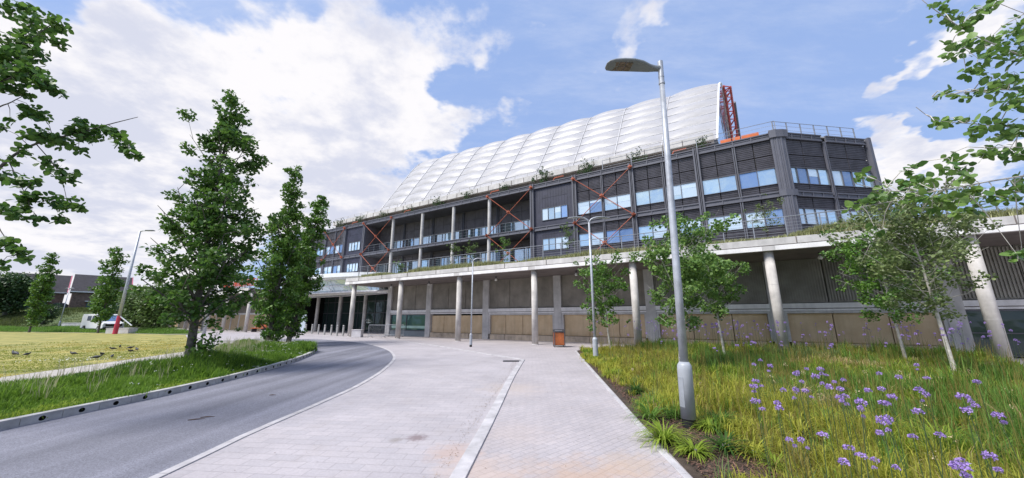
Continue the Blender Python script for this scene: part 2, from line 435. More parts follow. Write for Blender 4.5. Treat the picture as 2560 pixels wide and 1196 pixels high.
def asphalt():
    m = mat('asphalt', (0.150, 0.150, 0.180), 0.85, col2=(0.205, 0.204, 0.240), scale=0.45, detail=10)
    t = m.node_tree; b = t.nodes['Principled BSDF']
    ge = t.nodes.new('ShaderNodeNewGeometry')
    v = t.nodes.new('ShaderNodeTexVoronoi'); v.inputs['Scale'].default_value = 95; t.links.new(ge.outputs['Position'], v.inputs['Vector'])
    mp = t.nodes.new('ShaderNodeMapping'); mp.inputs['Scale'].default_value = (2.6, 0.09, 1); t.links.new(ge.outputs['Position'], mp.inputs['Vector'])
    n = t.nodes.new('ShaderNodeTexNoise'); n.inputs['Scale'].default_value = 0.8; n.inputs['Detail'].default_value = 4; t.links.new(mp.outputs[0], n.inputs['Vector'])
    src = b.inputs['Base Color'].links[0].from_socket
    r = t.nodes.new('ShaderNodeMapRange'); r.inputs['From Min'].default_value = 0.35; r.inputs['From Max'].default_value = 0.65; r.inputs['To Min'].default_value = 0.74; r.inputs['To Max'].default_value = 1.12
    t.links.new(n.outputs['Fac'], r.inputs['Value'])
    r2 = t.nodes.new('ShaderNodeSeparateColor'); t.links.new(v.outputs['Color'], r2.inputs[0])
    r3 = t.nodes.new('ShaderNodeMapRange'); r3.inputs['To Min'].default_value = 0.72; r3.inputs['To Max'].default_value = 1.3; t.links.new(r2.outputs[0], r3.inputs['Value'])
    mu = t.nodes.new('ShaderNodeMath'); mu.operation = 'MULTIPLY'; t.links.new(r.outputs[0], mu.inputs[0]); t.links.new(r3.outputs[0], mu.inputs[1])
    mx = t.nodes.new('ShaderNodeMix'); mx.data_type = 'RGBA'; mx.blend_type = 'MULTIPLY'; mx.inputs[0].default_value = 1
    t.links.new(src, mx.inputs[6]); t.links.new(mu.outputs[0], mx.inputs[7]); t.links.new(mx.outputs[2], b.inputs['Base Color'])
    bp = t.nodes.new('ShaderNodeBump'); bp.inputs['Strength'].default_value = 0.35; bp.inputs['Distance'].default_value = 0.006
    t.links.new(v.outputs['Distance'], bp.inputs['Height']); t.links.new(bp.outputs[0], b.inputs['Normal'])
    return m
m_road = asphalt()

ZP, ZR = 0.0, 0.004
sheet('ground', [(-600, -300), (600, -300), (600, 900), (-600, 900)], -0.04, m_field)
sheet('paving', [(-62, -8), (60, -8), (60, 75), (-62, 75)], ZP, m_pave)

# road: right edge curve, left (kerb) edge curve
road_r = spline([(-3.75, -6, 0), (-3.8, 0, 0), (-3.85, 4.16, 0), (-3.93, 5.53, 0), (-3.91, 7.64, 0), (-3.97, 9.64, 0), (-4.4, 12.66, 0), (-5.35, 16.4, 0), (-7.3, 20.6, 0), (-10.7, 25.4, 0), (-15.0, 29.0, 0), (-19, 30.3, 0), (-21.5, 30.4, 0)], 6)
kerb_l = spline([(-8.0, -6, 0), (-7.85, 0, 0), (-7.71, 5.75, 0), (-7.66, 6.9, 0), (-7.6, 8.6, 0), (-7.85, 11.3, 0), (-8.5, 14.4, 0), (-9.6, 17.7, 0), (-11.3, 20.8, 0), (-14.0, 23.8, 0), (-17.5, 25.6, 0), (-21.5, 26.2, 0)], 6)
sheet('road', [(p.x, p.y) for p in road_r] + [(p.x, p.y) for p in reversed(kerb_l)], ZR, m_road)

def strip(name, line, d0, d1, z0, z1, m, kind='structure', gap=0.9, joint=0.008):
    """a row of stones following a line: separate blocks with open joints, in one mesh"""
    b = MB(); a = offset_line(line, d0); c = offset_line(line, d1)
    # resample by length
    def resample(l):
        q = [0.0]
        for i in range(1, len(l)): q.append(q[-1] + (l[i] - l[i - 1]).length)
        return q
    q = resample(line); n = max(1, int(q[-1] / gap))
    def at_len(l, s):
        for i in range(1, len(q)):
            if q[i] >= s:
                f = (s - q[i - 1]) / max(1e-9, q[i] - q[i - 1]); return l[i - 1].lerp(l[i], f)
        return l[-1]
    for k in range(n):
        s0, s1 = q[-1] * k / n + joint / 2, q[-1] * (k + 1) / n - joint / 2
        p = [at_len(a, s0), at_len(a, s1), at_len(c, s1), at_len(c, s0)]
        dz = random.uniform(-.0015, .0015)
        b.hexa([(v.x, v.y, z0) for v in p] + [(v.x, v.y, z1 + dz) for v in p])
    o = b.build(name, m, bevel=0.006 if z1 > 0.02 else 0)
    if kind: o["kind"] = kind
    return o
strip('edging_strip', [p for p in road_r if p.y < 30], -0.12, -0.01, -0.02, 0.012, m_band, gap=0.6)
wk = [Vector(p) for p in ((-1.55, -6, 0), (-0.60, 4.2, 0), (-0.36, 6.86, 0), (-0.05, 10.6, 0), (0.41, 15.04, 0))]
wk2 = [Vector(p) for p in ((0.41, 15.04, 0), (-2.04, 18.58, 0), (-4.6, 22.4, 0), (-8.0, 26.7, 0), (-11.5, 29.5, 0))]
strip('flush_kerb', spline(wk, 6), -0.12, 0.05, -0.02, 0.028, m_band, gap=0.9)
strip('flush_kerb', spline(wk2, 5), -0.12, 0.10, -0.02, 0.02, m_band, gap=0.9)
walk = [(p.x + .02, p.y) for p in spline(wk, 4)] + [(p.x, p.y) for p in spline(wk2, 4)[1:]] + [tuple(W(t, 3.4, 0)[:2]) for t in (-15, 5.5)] + [(3.34, 19.03), (2.7, 12.8), (2.09, 6.59), (1.87, 4.16), (1.5, -6)]
sheet('walkway', walk, 0.006, m_pave2)
strip('bed_edging', spline([(1.45, -6, 0), (1.87, 4.16, 0), (2.09, 6.59, 0), (2.7, 12.8, 0), (3.34, 19.03, 0)], 5), -0.03, 0.06, -0.02, 0.022, m_band, gap=0.9)

# kerb of drainage blocks with an open inlet in each face
def drain_kerb():
    b = MB(); q = [0.0]
    for i in range(1, len(kerb_l)): q.append(q[-1] + (kerb_l[i] - kerb_l[i - 1]).length)
    def al(s):
        for i in range(1, len(q)):
            if q[i] >= s:
                f = (s - q[i - 1]) / max(1e-9, q[i] - q[i - 1]); return kerb_l[i - 1].lerp(kerb_l[i], f)
        return kerb_l[-1]
    U = 0.52; n = int(q[-1] / U)
    for k in range(n):
        p0, p1 = al(k * U + .004), al((k + 1) * U - .004)
        t = (p1 - p0); ln = t.length; t.normalize(); nn = Vector((-t.y, t.x, 0))     # away from the road
        h = 0.135
        P = lambda s, d, z: p0 + t * s + nn * d + Vector((0, 0, z))
        fr = lambda x, y, z: P(x, y, z)
        b.box((0, 0.07, -0.03), (ln, 0.15, h), fr)
        b.box((0, 0.012, h - 0.03), (ln, 0.07, h), fr); 
        b.box((0, 0.0, -0.03), (ln, 0.07, 0.012), fr)
        # face with an oval hole
        cx, cz, rx, rz = ln / 2, 0.06, 0.047, 0.038
        hole = [(cx + rx * math.cos(a), cz + rz * math.sin(a)) for a in [2 * math.pi * i / 16 for i in range(16)]]
        def border(a):
            c, s = math.cos(a), math.sin(a); k1 = min((ln / 2) / abs(c) if abs(c) > 1e-6 else 9, ((h - .03 - cz) if s > 0 else (cz - .012)) / abs(s) if abs(s) > 1e-6 else 9)
            return (cx + c * k1, cz + s * k1)
        bo = [border(2 * math.pi * i / 16) for i in range(16)]
        for i in range(16):
            j = (i + 1) % 16
            b.face([P(hole[i][0], .006, hole[i][1]), P(bo[i][0], .006, bo[i][1]), P(bo[j][0], .006, bo[j][1]), P(hole[j][0], .006, hole[j][1])])
            b.face([P(hole[i][0], .006, hole[i][1]), P(hole[j][0], .006, hole[j][1]), P(hole[j][0], .066, hole[j][1]), P(hole[i][0], .066, hole[i][1])], 1)
        b.face([P(*x) for x in ((0, .006, .012), (0, .006, h - .03), (0.0, .06, h - .03), (0, .06, .012))])
        b.face([P(x, .0665, z) for x, z in ((cx - .06, .015), (cx + .06, .015), (cx + .06, .1), (cx - .06, .1))], 1)
        # corners of the face outside the ray fan
        for sx in (0, ln):
            for z in ((h - .03), .012):
                i = min(range(16), key=lambda i: (bo[i][0] - sx) ** 2 + (bo[i][1] - z) ** 2)
                ne = [c for c in bo if abs(c[0] - sx) < 1e-6]; tp = [c for c in bo if abs(c[1] - z) < 1e-6]
                if ne and tp:
                    a = min(ne, key=lambda c: abs(c[1] - z)); d = min(tp, key=lambda c: abs(c[0] - sx))
                    b.face([P(sx, .006, z), P(a[0], .006, a[1]), P(d[0], .006, d[1])])
    o = b.build('kerb', [m_kerb, mat('drain_dark', (0.008, 0.008, 0.008), 0.9)], recalc=False); o["kind"] = 'structure'
drain_kerb()

# path, lawn, verge island, planting bed
path_far = spline([(-11.6, -4, 0), (-12.6, 2, 0), (-14.64, 10.58, 0), (-16.72, 18.58, 0), (-18.0, 23, 0)], 5)
path_near = offset_line(path_far, -2.3)
sheet('path', [(p.x, p.y) for p in path_far] + [(p.x, p.y) for p in reversed(path_near)], 0.008, m_path)
g1, g2, g0 = ground(464, 838), ground(280, 833.5), ground(0, 830)
lawn_poly = [(p.x, p.y) for p in path_far if p.y < 18.6] + [(-17.0, 19.4), (g1.x, g1.y), (g2.x, g2.y), (g0.x, g0.y), (-110, 50), (-110, -4)]
sheet('lawn', lawn_poly, 0.012, m_lawn)
isl_in = [(-18, 25.6), (-18.2, 24.5), (-16.6, 21), (-15.2, 18.6)] + [(p.x, p.y) for p in reversed(path_near) if p.y < 18]
verge_poly = [(p.x, p.y) for p in offset_line(kerb_l, 0.15) if p.x > -18] + isl_in
sheet('verge', verge_poly, 0.05, m_soil)
bed_poly = [(1.52, -4), (1.91, 4.16), (2.13, 6.59), (2.74, 12.8), (3.38, 19.03)] + [tuple(W(t, o, 0)[:2]) for t, o in ((5.2, -1.2), (8.6, 2.6), (20.0, 3.1))] + [(18.6, 14.0), (15.5, 11.2), (12.6, 8.0), (9.5, 2.5), (8.5, -4)]
sheet('planting_bed', bed_poly, 0.02, m_soil)
# far strip beyond the lawn, service road, hill
far_poly = [(g1.x - .2, g1.y + .5), (g2.x, g2.y + .5), (g0.x, g0.y + .5), (-140, 52), (-140, 62), (g0.x, 55), (g2.x - 4, g2.y + 5.5), (g1.x - 3, g1.y + 5)]
sheet('far_verge', far_poly, 0.016, m_field)
def hill():
    b = MB(); rows = []
    for i in range(44):
        y = 52 + 300 * (i / 43) ** 2.2; row = []
        for j in range(50):
            x = -420 + j * 8.2
            edge = -0.94 * y
            sm = lambda e0, e1, q: (lambda k: k * k * (3 - 2 * k))(max(0, min(1, (q - e0) / (e1 - e0))))
            z = (3.5 * sm(58, 74, y - 0.0) + 3.0 * sm(90, 330, y)) * sm(0, 12, edge - x)
            z += (.25 * math.sin(x * .21 + y * .13) + .2 * math.sin(x * .09 - y * .31)) * min(1, z / 2)
            row.append((x, y, z - 0.03))
        rows.append(row)
    b.grid(rows); o = b.build('hill', m_field, smooth=True); o["kind"] = 'structure'
hill()

# ------------------------------------------------------------------ building materials
m_conc = mat('pale_concrete', (0.54, 0.52, 0.505), 0.8, var=0.1, scale=1.4, bump=0.15, bscale=70, weather=0.35)
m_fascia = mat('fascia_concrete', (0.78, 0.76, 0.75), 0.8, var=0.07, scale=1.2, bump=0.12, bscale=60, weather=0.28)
m_colc = mat('column_concrete', (0.53, 0.50, 0.47), 0.75, var=0.12, scale=1.6, bump=0.12, bscale=60, weather=0.42)
m_tan = mat('tan_panel', (0.58, 0.42, 0.25), 0.85, col2=(0.70, 0.54, 0.35), scale=1.3, bump=0.2, bscale=50, weather=0.3)
m_base = mat('base_block', (0.52, 0.42, 0.32), 0.85, var=0.14, scale=1.6, bump=0.2, bscale=50, weather=0.3)
m_wallup = mat('grey_brown_panel', (0.26, 0.235, 0.20), 0.85, var=0.14, scale=0.9, bump=0.15, bscale=50, weather=0.3)
m_rib = mat('ribbed_panel', (0.29, 0.275, 0.24), 0.8, var=0.12, scale=1.0)
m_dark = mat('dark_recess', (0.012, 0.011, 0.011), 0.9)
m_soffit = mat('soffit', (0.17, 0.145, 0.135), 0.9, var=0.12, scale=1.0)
m_steel = mat('grey_painted_steel', (0.118, 0.120, 0.146), 0.55, var=0.06, scale=1.2, weather=0.15)
m_steel2 = mat('dark_joint_steel', (0.07, 0.07, 0.08), 0.6)
m_louv = mat('louvre_slat', (0.104, 0.100, 0.122), 0.6, var=0.13, scale=2.2, weather=0.2)
m_backing = mat('louvre_backing', (0.055, 0.05, 0.052), 0.8)
m_navy = mat('navy_panel', (0.034, 0.035, 0.058), 0.5, var=0.15, scale=1.5)
m_log = mat('loggia_panel', (0.115, 0.105, 0.118), 0.6, var=0.12, scale=1.3)
m_orange = mat('orange_steel', (0.38, 0.095, 0.045), 0.55, var=0.12, scale=3)
m_red = mat('red_steel', (0.45, 0.07, 0.06), 0.45, var=0.12, scale=2)
m_orpan = mat('orange_panel', (0.56, 0.13, 0.03), 0.5, var=0.12, scale=1.5)
m_rail = mat('galvanised_rail', (0.27, 0.285, 0.315), 0.45, metal=0.3, var=0.08, scale=4)
m_etfe = mat('foil_cushion', (0.445, 0.435, 0.445), 0.42, var=0.035, scale=1.1, spec=0.5, transl=0.12)
m_seam = mat('foil_seam', (0.62, 0.61, 0.62), 0.5)
m_seamg = mat('seam_clamp', (0.50, 0.50, 0.52), 0.5)
m_white = mat('white_fascia', (0.78, 0.80, 0.82), 0.5, var=0.04)
g_blue = glass_mat('sky_glass', (0.55, 0.72, 0.88), 0.72, var=0.25)
g_mid = glass_mat('clear_glass', (0.26, 0.38, 0.58), 0.6, var=0.4)
g_pale = glass_mat('blind_glass', (0.68, 0.80, 0.87), 0.5, rough=0.12, var=0.14)
g_dark = glass_mat('dark_glass', (0.045, 0.07, 0.065), 0.12, var=0.3)
g_green = glass_mat('green_glass', (0.06, 0.14, 0.12), 0.25, var=0.3)
m_frame = mat('window_frame', (0.10, 0.10, 0.115), 0.5)

BLD = empty('office_building', W(0, 5.5, 0), 'long grey building with white cushioned roof vault, louvred bays and terrace on round columns', 'building')
def part(b, name, m, parent=None, **k):
    return b.build(name, m, parent if parent is not None else BLD, **k)
def lab(o, l): o["label"] = l; return o

Z = dict(top=13.55, tb=13.1, j=12.05, wt=11.15, wb=10.02, mt=9.5, mb=9.14, lt=8.4, lb=7.33, deck=5.42)
def window(fr, t0, t1, z0, z1, npane, o=5.62, kinds=None, widths=None):
    """frame + panes; the panes sit 5 cm behind the frame"""
    f = MB(); g = MB(); fw = 0.04
    f.box((t0, o - .03, z1 - fw), (t1, o + .07, z1), fr); f.box((t0, o - .03, z0), (t1, o + .07, z0 + fw), fr)
    ws = widths or [1.0 / npane] * npane; x = t0; mids = []
    for k, wd in enumerate(ws):
        x1 = x + wd * (t1 - t0)
        l = x if k == 0 else x - fw / 2; 
        f.box((l, o - .03, z0 + fw), ((x + fw) if k == 0 else x + fw / 2, o + .07, z1 - fw), fr)
        tilt = random.uniform(-.004, .004)
        p = [fr(x + fw / 2, o + .03 + tilt, z0 + fw / 2), fr(x1 - fw / 2, o + .03 - tilt, z0 + fw / 2), fr(x1 - fw / 2, o + .03 - tilt * .6, z1 - fw / 2), fr(x + fw / 2, o + .03 + tilt * 1.4, z1 - fw / 2)]
        kd = kinds[k % len(kinds)] if kinds else 0
        g.face(p, kd)
        if kd != 3 and random.random() < .38 and x1 - x > .35:
            zb = z1 - (z1 - z0) * random.choice((.22, .35, .5, .7)); y = o + .022
            g.face([fr(x + fw / 2, y, zb), fr(x1 - fw / 2, y, zb), fr(x1 - fw / 2, y, z1 - fw), fr(x + fw / 2, y, z1 - fw)], 2)
        x = x1
    f.box((t1 - fw, o - .03, z0 + fw), (t1, o + .07, z1 - fw), fr)
    wo = part(f, 'window', m_frame)
    part(g, 'pane', [g_blue, g_mid, g_pale, g_dark], wo, recalc=False)
    return wo
def louvre(b, fr, t0, t1, z0, z1, o=5.66, pitch=0.125):
    b.box((t0, o + .05, z0), (t1, o + .12, z1), fr, 1)
    n = max(1, round((z1 - z0) / pitch)); h = (z1 - z0) / n
    for k in range(n):
        za = z0 + k * h; dj = random.uniform(-.006, .006)
        p = [fr(t0 + .012, o + .012 + dj, za + .012), fr(t1 - .012, o + .012 + dj, za + .012), fr(t1 - .012, o + .05, za + .012), fr(t0 + .012, o + .05, za + .012),
             fr(t0 + .012, o - .012 + dj, za + h * .8), fr(t1 - .012, o - .012 + dj, za + h * .8), fr(t1 - .012, o + .05, za + h * .86), fr(t0 + .012, o + .05, za + h * .86)]
        b.hexa(p, 0)
def beam(fr, t0, t1, z0, z1, nst, o=5.5):
    b = MB()
    b.box((t0, o, z1 - .07), (t1, o + .2, z1), fr); b.box((t0, o, z0), (t1, o + .2, z0 + .06), fr)
    b.box((t0, o + .06, z0 + .06), (t1, o + .16, z1 - .07), fr)
    for k in range(1, nst):
        x = t0 + (t1 - t0) * k / nst; b.box((x - .03, o + .015, z0 + .06), (x + .03, o + .06, z1 - .07), fr)
    if z1 - z0 > .4: b.box((t0, o + .03, z1 - .21), (t1, o + .06, z1 - .17), fr)
    return part(b, 'beam', m_steel)
def pilaster(fr, t, z0=5.0, z1=13.6, wd=.36, o=5.44):
    b = MB(); h = wd / 2
    b.box((t - h, o, z0), (t - h * .42, o + .26, z1), fr); b.box((t + h * .42, o, z0), (t + h, o + .26, z1), fr)
    b.box((t - h * .42, o + .12, z0), (t + h * .42, o + .24, z1), fr, 1)
    b.box((t - h * .12, o + .03, z0), (t + h * .12, o + .12, z1), fr)
    return part(b, 'pilaster', [m_steel, m_steel2])
def thin_mullion(fr, t, z0, z1, o=5.53):
    b = MB()
    b.box((t - .085, o, z0), (t - .03, o + .14, z1), fr); b.box((t + .03, o, z0), (t + .085, o + .14, z1), fr)
    b.box((t - .03, o + .07, z0), (t + .03, o + .13, z1), fr, 1)
    return part(b, 'mullion', [m_steel, m_steel2])

KSET = [[0, 0, 0, 0], [2, 1, 0, 0], [1, 0, 2, 0], [0, 2, 0, 1], [2, 2, 0, 0], [1, 1, 0, 2], [0, 1, 1, 0]]
def louvred_bay(fr, t0, t1, half=True, panes=2, ks=0):
    tm = (t0 + t1) / 2
    cl = MB()
    for a, c in (((t0 + .18, tm - .085), (tm + .085, t1 - .18)) if half else ((t0 + .12, t1 - .12),)):
        q = (a + c) / 2
        for z0, z1 in ((Z['j'] + .025, Z['tb'] - .02), (Z['wt'] + .01, Z['j'] - .025), (Z['mt'] + .02, Z['wb'] - .01), (Z['lt'] + .01, Z['mb'] - .02), (5.3, Z['lb'] - .01)):
            for x0, x1 in ((a, q - .02), (q + .02, c)): louvre(cl, fr, x0, x1, z0, z1)
        window(fr, a, c, Z['wb'], Z['wt'], panes, kinds=KSET[(ks * 2 + int(a)) % 7])
        window(fr, a, c, Z['lb'], Z['lt'], panes, kinds=KSET[(ks * 3 + 2 + int(a)) % 7])
    cl.box((t0 + .1, 5.80, 5.2), (t1 - .1, 5.95, 13.4), fr, 1)
    part(cl, 'cladding_panel', [m_louv, m_backing], recalc=True)
    if half: thin_mullion(fr, tm, 5.2, Z['tb'])
    beam(fr, t0 + .18, t1 - .18, Z['tb'], Z['top'], 4); beam(fr, t0 + .18, t1 - .18, Z['mb'], Z['mt'], 4)
def solid_bay(fr, t0, t1, ks):
    cl = MB(); a, c = t0 + .18, t1 - .18; q = (c - a)
    w0, w1 = a + q * .2, a + q * .86
    for z0, z1, zz0, zz1 in ((Z['mt'] + .02, Z['tb'] - .02, Z['wb'] + .02, Z['wt'] - .02), (5.3, Z['mb'] - .02, Z['lb'] + .02, Z['lt'] - .02)):
        cl.box((a, 5.66, z0), (w0, 5.75, z1), fr); cl.box((w1, 5.66, z0), (c, 5.75, z1), fr)
        cl.box((w0, 5.662, zz1), (w1, 5.75, z1 - (z1 - zz1) * .5 - .01), fr); cl.box((w0, 5.662, z1 - (z1 - zz1) * .5 + .01), (w1, 5.75, z1), fr)
        cl.box((w0, 5.662, z0), (w1, 5.75, zz0), fr)
    cl.box((t0 + .1, 5.80, 5.2), (t1 - .1, 5.95, 13.4), fr)
    for k in range(1, 14):
        x = a + q * k / 14
        for z0, z1 in ((Z['wt'] + .02, Z['tb'] - .03), (Z['lt'] + .02, Z['mb'] - .03)): cl.box((x - .012, 5.648, z0), (x + .012, 5.659, z1), fr)
    part(cl, 'cladding_panel', m_navy)
    window(fr, w0, w1, Z['wb'], Z['wt'], 4, kinds=[2, 0, 0, 1] if ks else [2, 2, 0, 2])
    window(fr, w0, w1, Z['lb'], Z['lt'], 4, kinds=[0, 0, 2, 2])
    beam(fr, a, c, Z['tb'], Z['top'], 3); beam(fr, a, c, Z['mb'], Z['mt'], 3)
def brace(fr, t0, t1, ztop, zbot, o=5.30, half=False):
    tm, zm = (t0 + t1) / 2, (ztop + zbot) / 2
    b = MB()
    b.tube([fr(t0, o, ztop), fr(t1, o, zbot)], .028, 6); b.tube([fr(t1, o + .1, ztop), fr(t0, o + .1, zbot)], .028, 6)
    br = part(b, 'brace', m_orange)
    for t, z in ((t0, ztop), (t1, ztop), (t0, zbot), (t1, zbot), (tm, zm)):
        n = MB(); r = .11 if z != zm else .09
        n.tube([fr(t, o - .08, z), fr(t, o + .14, z)], r, 10); n.tube([fr(t, o + .02, z - .17), fr(t, o + .02, z + .17)], .055, 8)
        n.tube([fr(t - .17, o + .02, z), fr(t + .17, o + .02, z)], .055, 8); n.tube([fr(t, o - .14, z), fr(t, o - .08, z)], .06, 8)
        part(n, 'brace_node', m_orange, br)
    return br

# bays of the main front
lines = [-43.4, -39.2, -34.9, -30.6, -26.7]
for a, c in ((-43.4, -39.2), (-39.2, -34.9), (-34.9, -30.6)): louvred_bay(W, a, c, ks=int(-a))
solid_bay(W, -30.6, -26.7, 0)
log = [-26.7, -21.6, -16.85, -12.35, -7.8, -3.0]
solid_bay(W, -3.0, 1.05, 1)
bays = [1.05, 5.75, 10.3, 14.85]
for i in range(3): louvred_bay(W, bays[i], bays[i + 1], ks=i)
for t in (-43.4, -39.2, -34.9, -30.6, -26.7, -3.0, 1.05, 5.75, 10.3): pilaster(W, t)
brace(W, 1.05, 5.75, 13.2, 9.32); brace(W, 1.05, 5.75, 9.32, 5.5)
brace(W, -34.9, -30.6, 13.2, 9.32)
# recessed balconies
for i in range(5):
    a, c = log[i], log[i + 1]
    beam(W, a + (.18 if i == 0 else .0), c - (.18 if i == 4 else 0), Z['tb'], Z['top'], 4); beam(W, a + (.18 if i == 0 else 0), c - (.18 if i == 4 else 0), Z['mb'], Z['mt'], 4)
    if i < 4:
        for z0, z1 in ((5.42, Z['mb']), (Z['mt'], Z['tb'])):
            b = MB(); b.tube([W(c, 5.72, z0), W(c, 5.72, z1)], .17, 16); part(b, 'loggia_column', m_conc, smooth=False)
    # back wall panels, dark with thin joints, one per storey
    b = MB()
    for z0, z1, zw in ((Z['mt'] + .05, Z['tb'], Z['wt'] - .05), (5.42, Z['mb'] - .3, Z['lt'] - .1)):
        n = 4
        for k in range(n):
            x0, x1 = a + (c - a) * k / n + .015, a + (c - a) * (k + 1) / n - .015
            zm = (zw + z1) / 2
            b.box((x0, 7.9, zw), (x1, 8.0, zm - .012), W); b.box((x0, 7.9, zm + .012), (x1, 8.0, z1), W)
    b.box((a, 8.02, 5.42), (c, 8.1, 13.2), W)
    part(b, 'loggia_wall', m_log)
    tm = a + .55 * (c - a)
    for z0, z1, zw, kk in ((Z['mt'] + .05, Z['tb'], Z['wt'] - .05, [2, 3, 0, 2, 0, 2]), (5.6, Z['mb'] - .3, Z['lt'] - .1, [0, 2, 3, 0, 2, 0])):
        f = window(W, a + .1, c - .1, z0 + .02, zw, 6, o=7.95, kinds=kk[i % 3:] + kk[:i % 3], widths=[.1, .12, .22, .12, .22, .22] if i % 2 else [.2, .1, .24, .1, .14, .22])
    b = MB(); x = c - .45
    for d in (-.09, .09): b.box((x + d - .035, 7.75, 5.42), (x + d + .035, 7.86, 9.1), W); b.box((x + d - .035, 7.75, 9.5), (x + d + .035, 7.86, 13.1), W)
    part(b, 'mullion', m_steel)
    # balcony glass rail on the upper floor
    b = MB(); b.tube([W(a, 5.62, 10.35), W(c, 5.62, 10.35)], .016, 6)
    for k in range(1, 5): x = a + (c - a) * k / 5; b.tube([W(x, 5.62, 9.5), W(x, 5.62, 10.35)], .014, 5)
    for z in (9.78, 10.06): b.tube([W(a, 5.62, z), W(c, 5.62, z)], .006, 4)
    part(b, 'balcony_rail', m_rail)
b = MB(); b.box((-26.5, 5.72, 9.1), (-3.2, 7.9, 9.2), W); b.box((-26.5, 5.72, 9.38), (-3.2, 7.9, 9.48), W); part(b, 'balcony_floor', m_steel2)
b = MB(); b.box((-26.6, 5.72, 13.1), (-3.1, 8.2, 13.2), W); part(b, 'loggia_ceiling', m_steel2)
for t in (-26.62, -3.18): b = MB(); b.box((t, 5.72, 5.42), (t + .1, 7.9, 13.1), W); part(b, 'loggia_side_wall', m_log)
brace(W, log[0], log[1], 13.25, 9.35); brace(W, log[4], log[5], 13.25, 9.35)
brace(W, log[0], log[1], 9.35, 5.5); brace(W, log[4], log[5], 9.35, 5.5)

# splayed right end
CO = W(15.1, 5.55, 0); ce = W(15.1 + 5.35, 5.55 + 4.4, 0) - CO
CD = ce.normalized(); CN = Vector((-CD.y, CD.x, 0)); CL = ce.length
def WC(t, o, z): return CO + CD * t + CN * (o - 5.5) + Vector((0, 0, z))
for a, c in ((.12, CL / 2), (CL / 2, CL - .05)): louvred_bay(WC, a, c, half=False, panes=4, ks=3 + int(a))
thin_mullion(WC, CL / 2, 5.2, Z['tb'])
b = MB()          # rounded corner pier of ribbed steel
for k in range(7):
    f = k / 6; p = W(14.72, 5.46, 0).lerp(WC(.3, 5.46, 0), f); bul = (FN * -1 + CN * -1).normalized() * (.10 * math.sin(math.pi * f))
    b.tube([p + bul + Vector((0, 0, 5.2)), p + bul + Vector((0, 0, 13.3))], .095 if k % 2 == 0 else .075, 8)
c0, c1 = W(14.72, 5.5, 0), WC(.3, 5.5, 0)
part(b, 'corner_pier', m_steel)
for z0, z1, gr in ((13.1, 13.62, .06), (9.12, 9.52, .03)):
    b = MB()
    pts = [W(14.6, 5.36 - gr, 0), W(14.95, 5.36 - gr, 0), WC(.15, 5.36 - gr, 0), WC(.5, 5.36 - gr, 0)]
    inn = [W(14.6, 5.6, 0), W(14.95, 5.62, 0), WC(.15, 5.62, 0), WC(.5, 5.6, 0)]
    for i in range(3): b.hexa([p + Vector((0, 0, z0)) for p in (pts[i], pts[i + 1], inn[i + 1], inn[i])] + [p + Vector((0, 0, z1)) for p in (pts[i], pts[i + 1], inn[i + 1], inn[i])])
    part(b, 'corner_collar', m_steel)
b = MB(); b.box((CL - .1, 5.4, 5.2), (CL + .12, 5.75, 13.6), WC); part(b, 'pilaster', m_steel)
# solid body behind the skins, flat roof
b = MB()
poly = [(-43.5, 6.0), (-26.8, 6.0), (-26.8, 8.12), (-2.9, 8.12), (-2.9, 6.0), (14.9, 6.0), (19.9, 10.3), (19.9, 34), (-43.5, 34)]
b.prism(poly, lambda x, y, d: W(x, y, d), 5.0, 13.42); part(b, 'core_wall', m_backing)
b = MB(); poly = [(-43.5, 5.6), (14.95, 5.6), (20.35, 10.0), (20.35, 34.2), (-43.5, 34.2)]
b.prism(poly, lambda x, y, d: W(x, y, d), 13.43, 13.52); part(b, 'roof_deck', m_conc)

# roof ledge carrying the vault, with its own rail
b = MB(); b.box((-37.4, 7.75, 15.02), (11.6, 8.5, 15.58), W); b.box((-37.2, 8.1, 13.52), (11.4, 8.5, 15.02), W, 1)  # lower wall in dark soffit colour: shade below the overhang painted in
for k in range(34): x = -37 + k * 1.45; b.box((x, 7.72, 15.02), (x + .05, 7.75, 15.5), W, 1)
part(b, 'roof_ledge', [m_conc, m_soffit])
def rail(fr, t0, t1, o, z0, z1, step, nbar, m, r=.025, name='terrace_railing', postname='post', br=.01):
    b = MB(); b.tube([fr(t0, o, z1), fr(t1, o, z1)], r, 6)
    for k in range(1, nbar + 1): z = z0 + (z1 - z0) * k / (nbar + 1); b.tube([fr(t0, o, z), fr(t1, o, z)], br, 4)
    ro = part(b, name, m); n = max(1, round((t1 - t0) / step))
    for k in range(n + 1):
        p = MB(); x = t0 + (t1 - t0) * k / n
        p.box((x - .02, o - .012, z0), (x + .02, o + .05, z1), fr); part(p, postname, m, ro)
    return ro
rail(W, 3.5, 15.05, 5.75, 13.55, 14.42, 2.3, 2, m_rail, .02, 'roof_railing')
rail(WC, 0.0, CL - .6, 5.75, 13.55, 14.42, 1.05, 2, m_rail, .02, 'roof_railing')
rail(W, -37, 11.4, 7.85, 15.58, 15.98, 1.45, 1, m_conc, .018, 'ledge_railing')
b = MB(); x = 11.95
for wd in (.75, .55, 1.1): b.box((x, 6.9, 13.52), (x + wd - .08, 6.98, 14.42), W); x += wd
part(b, 'orange_screen', m_orpan)

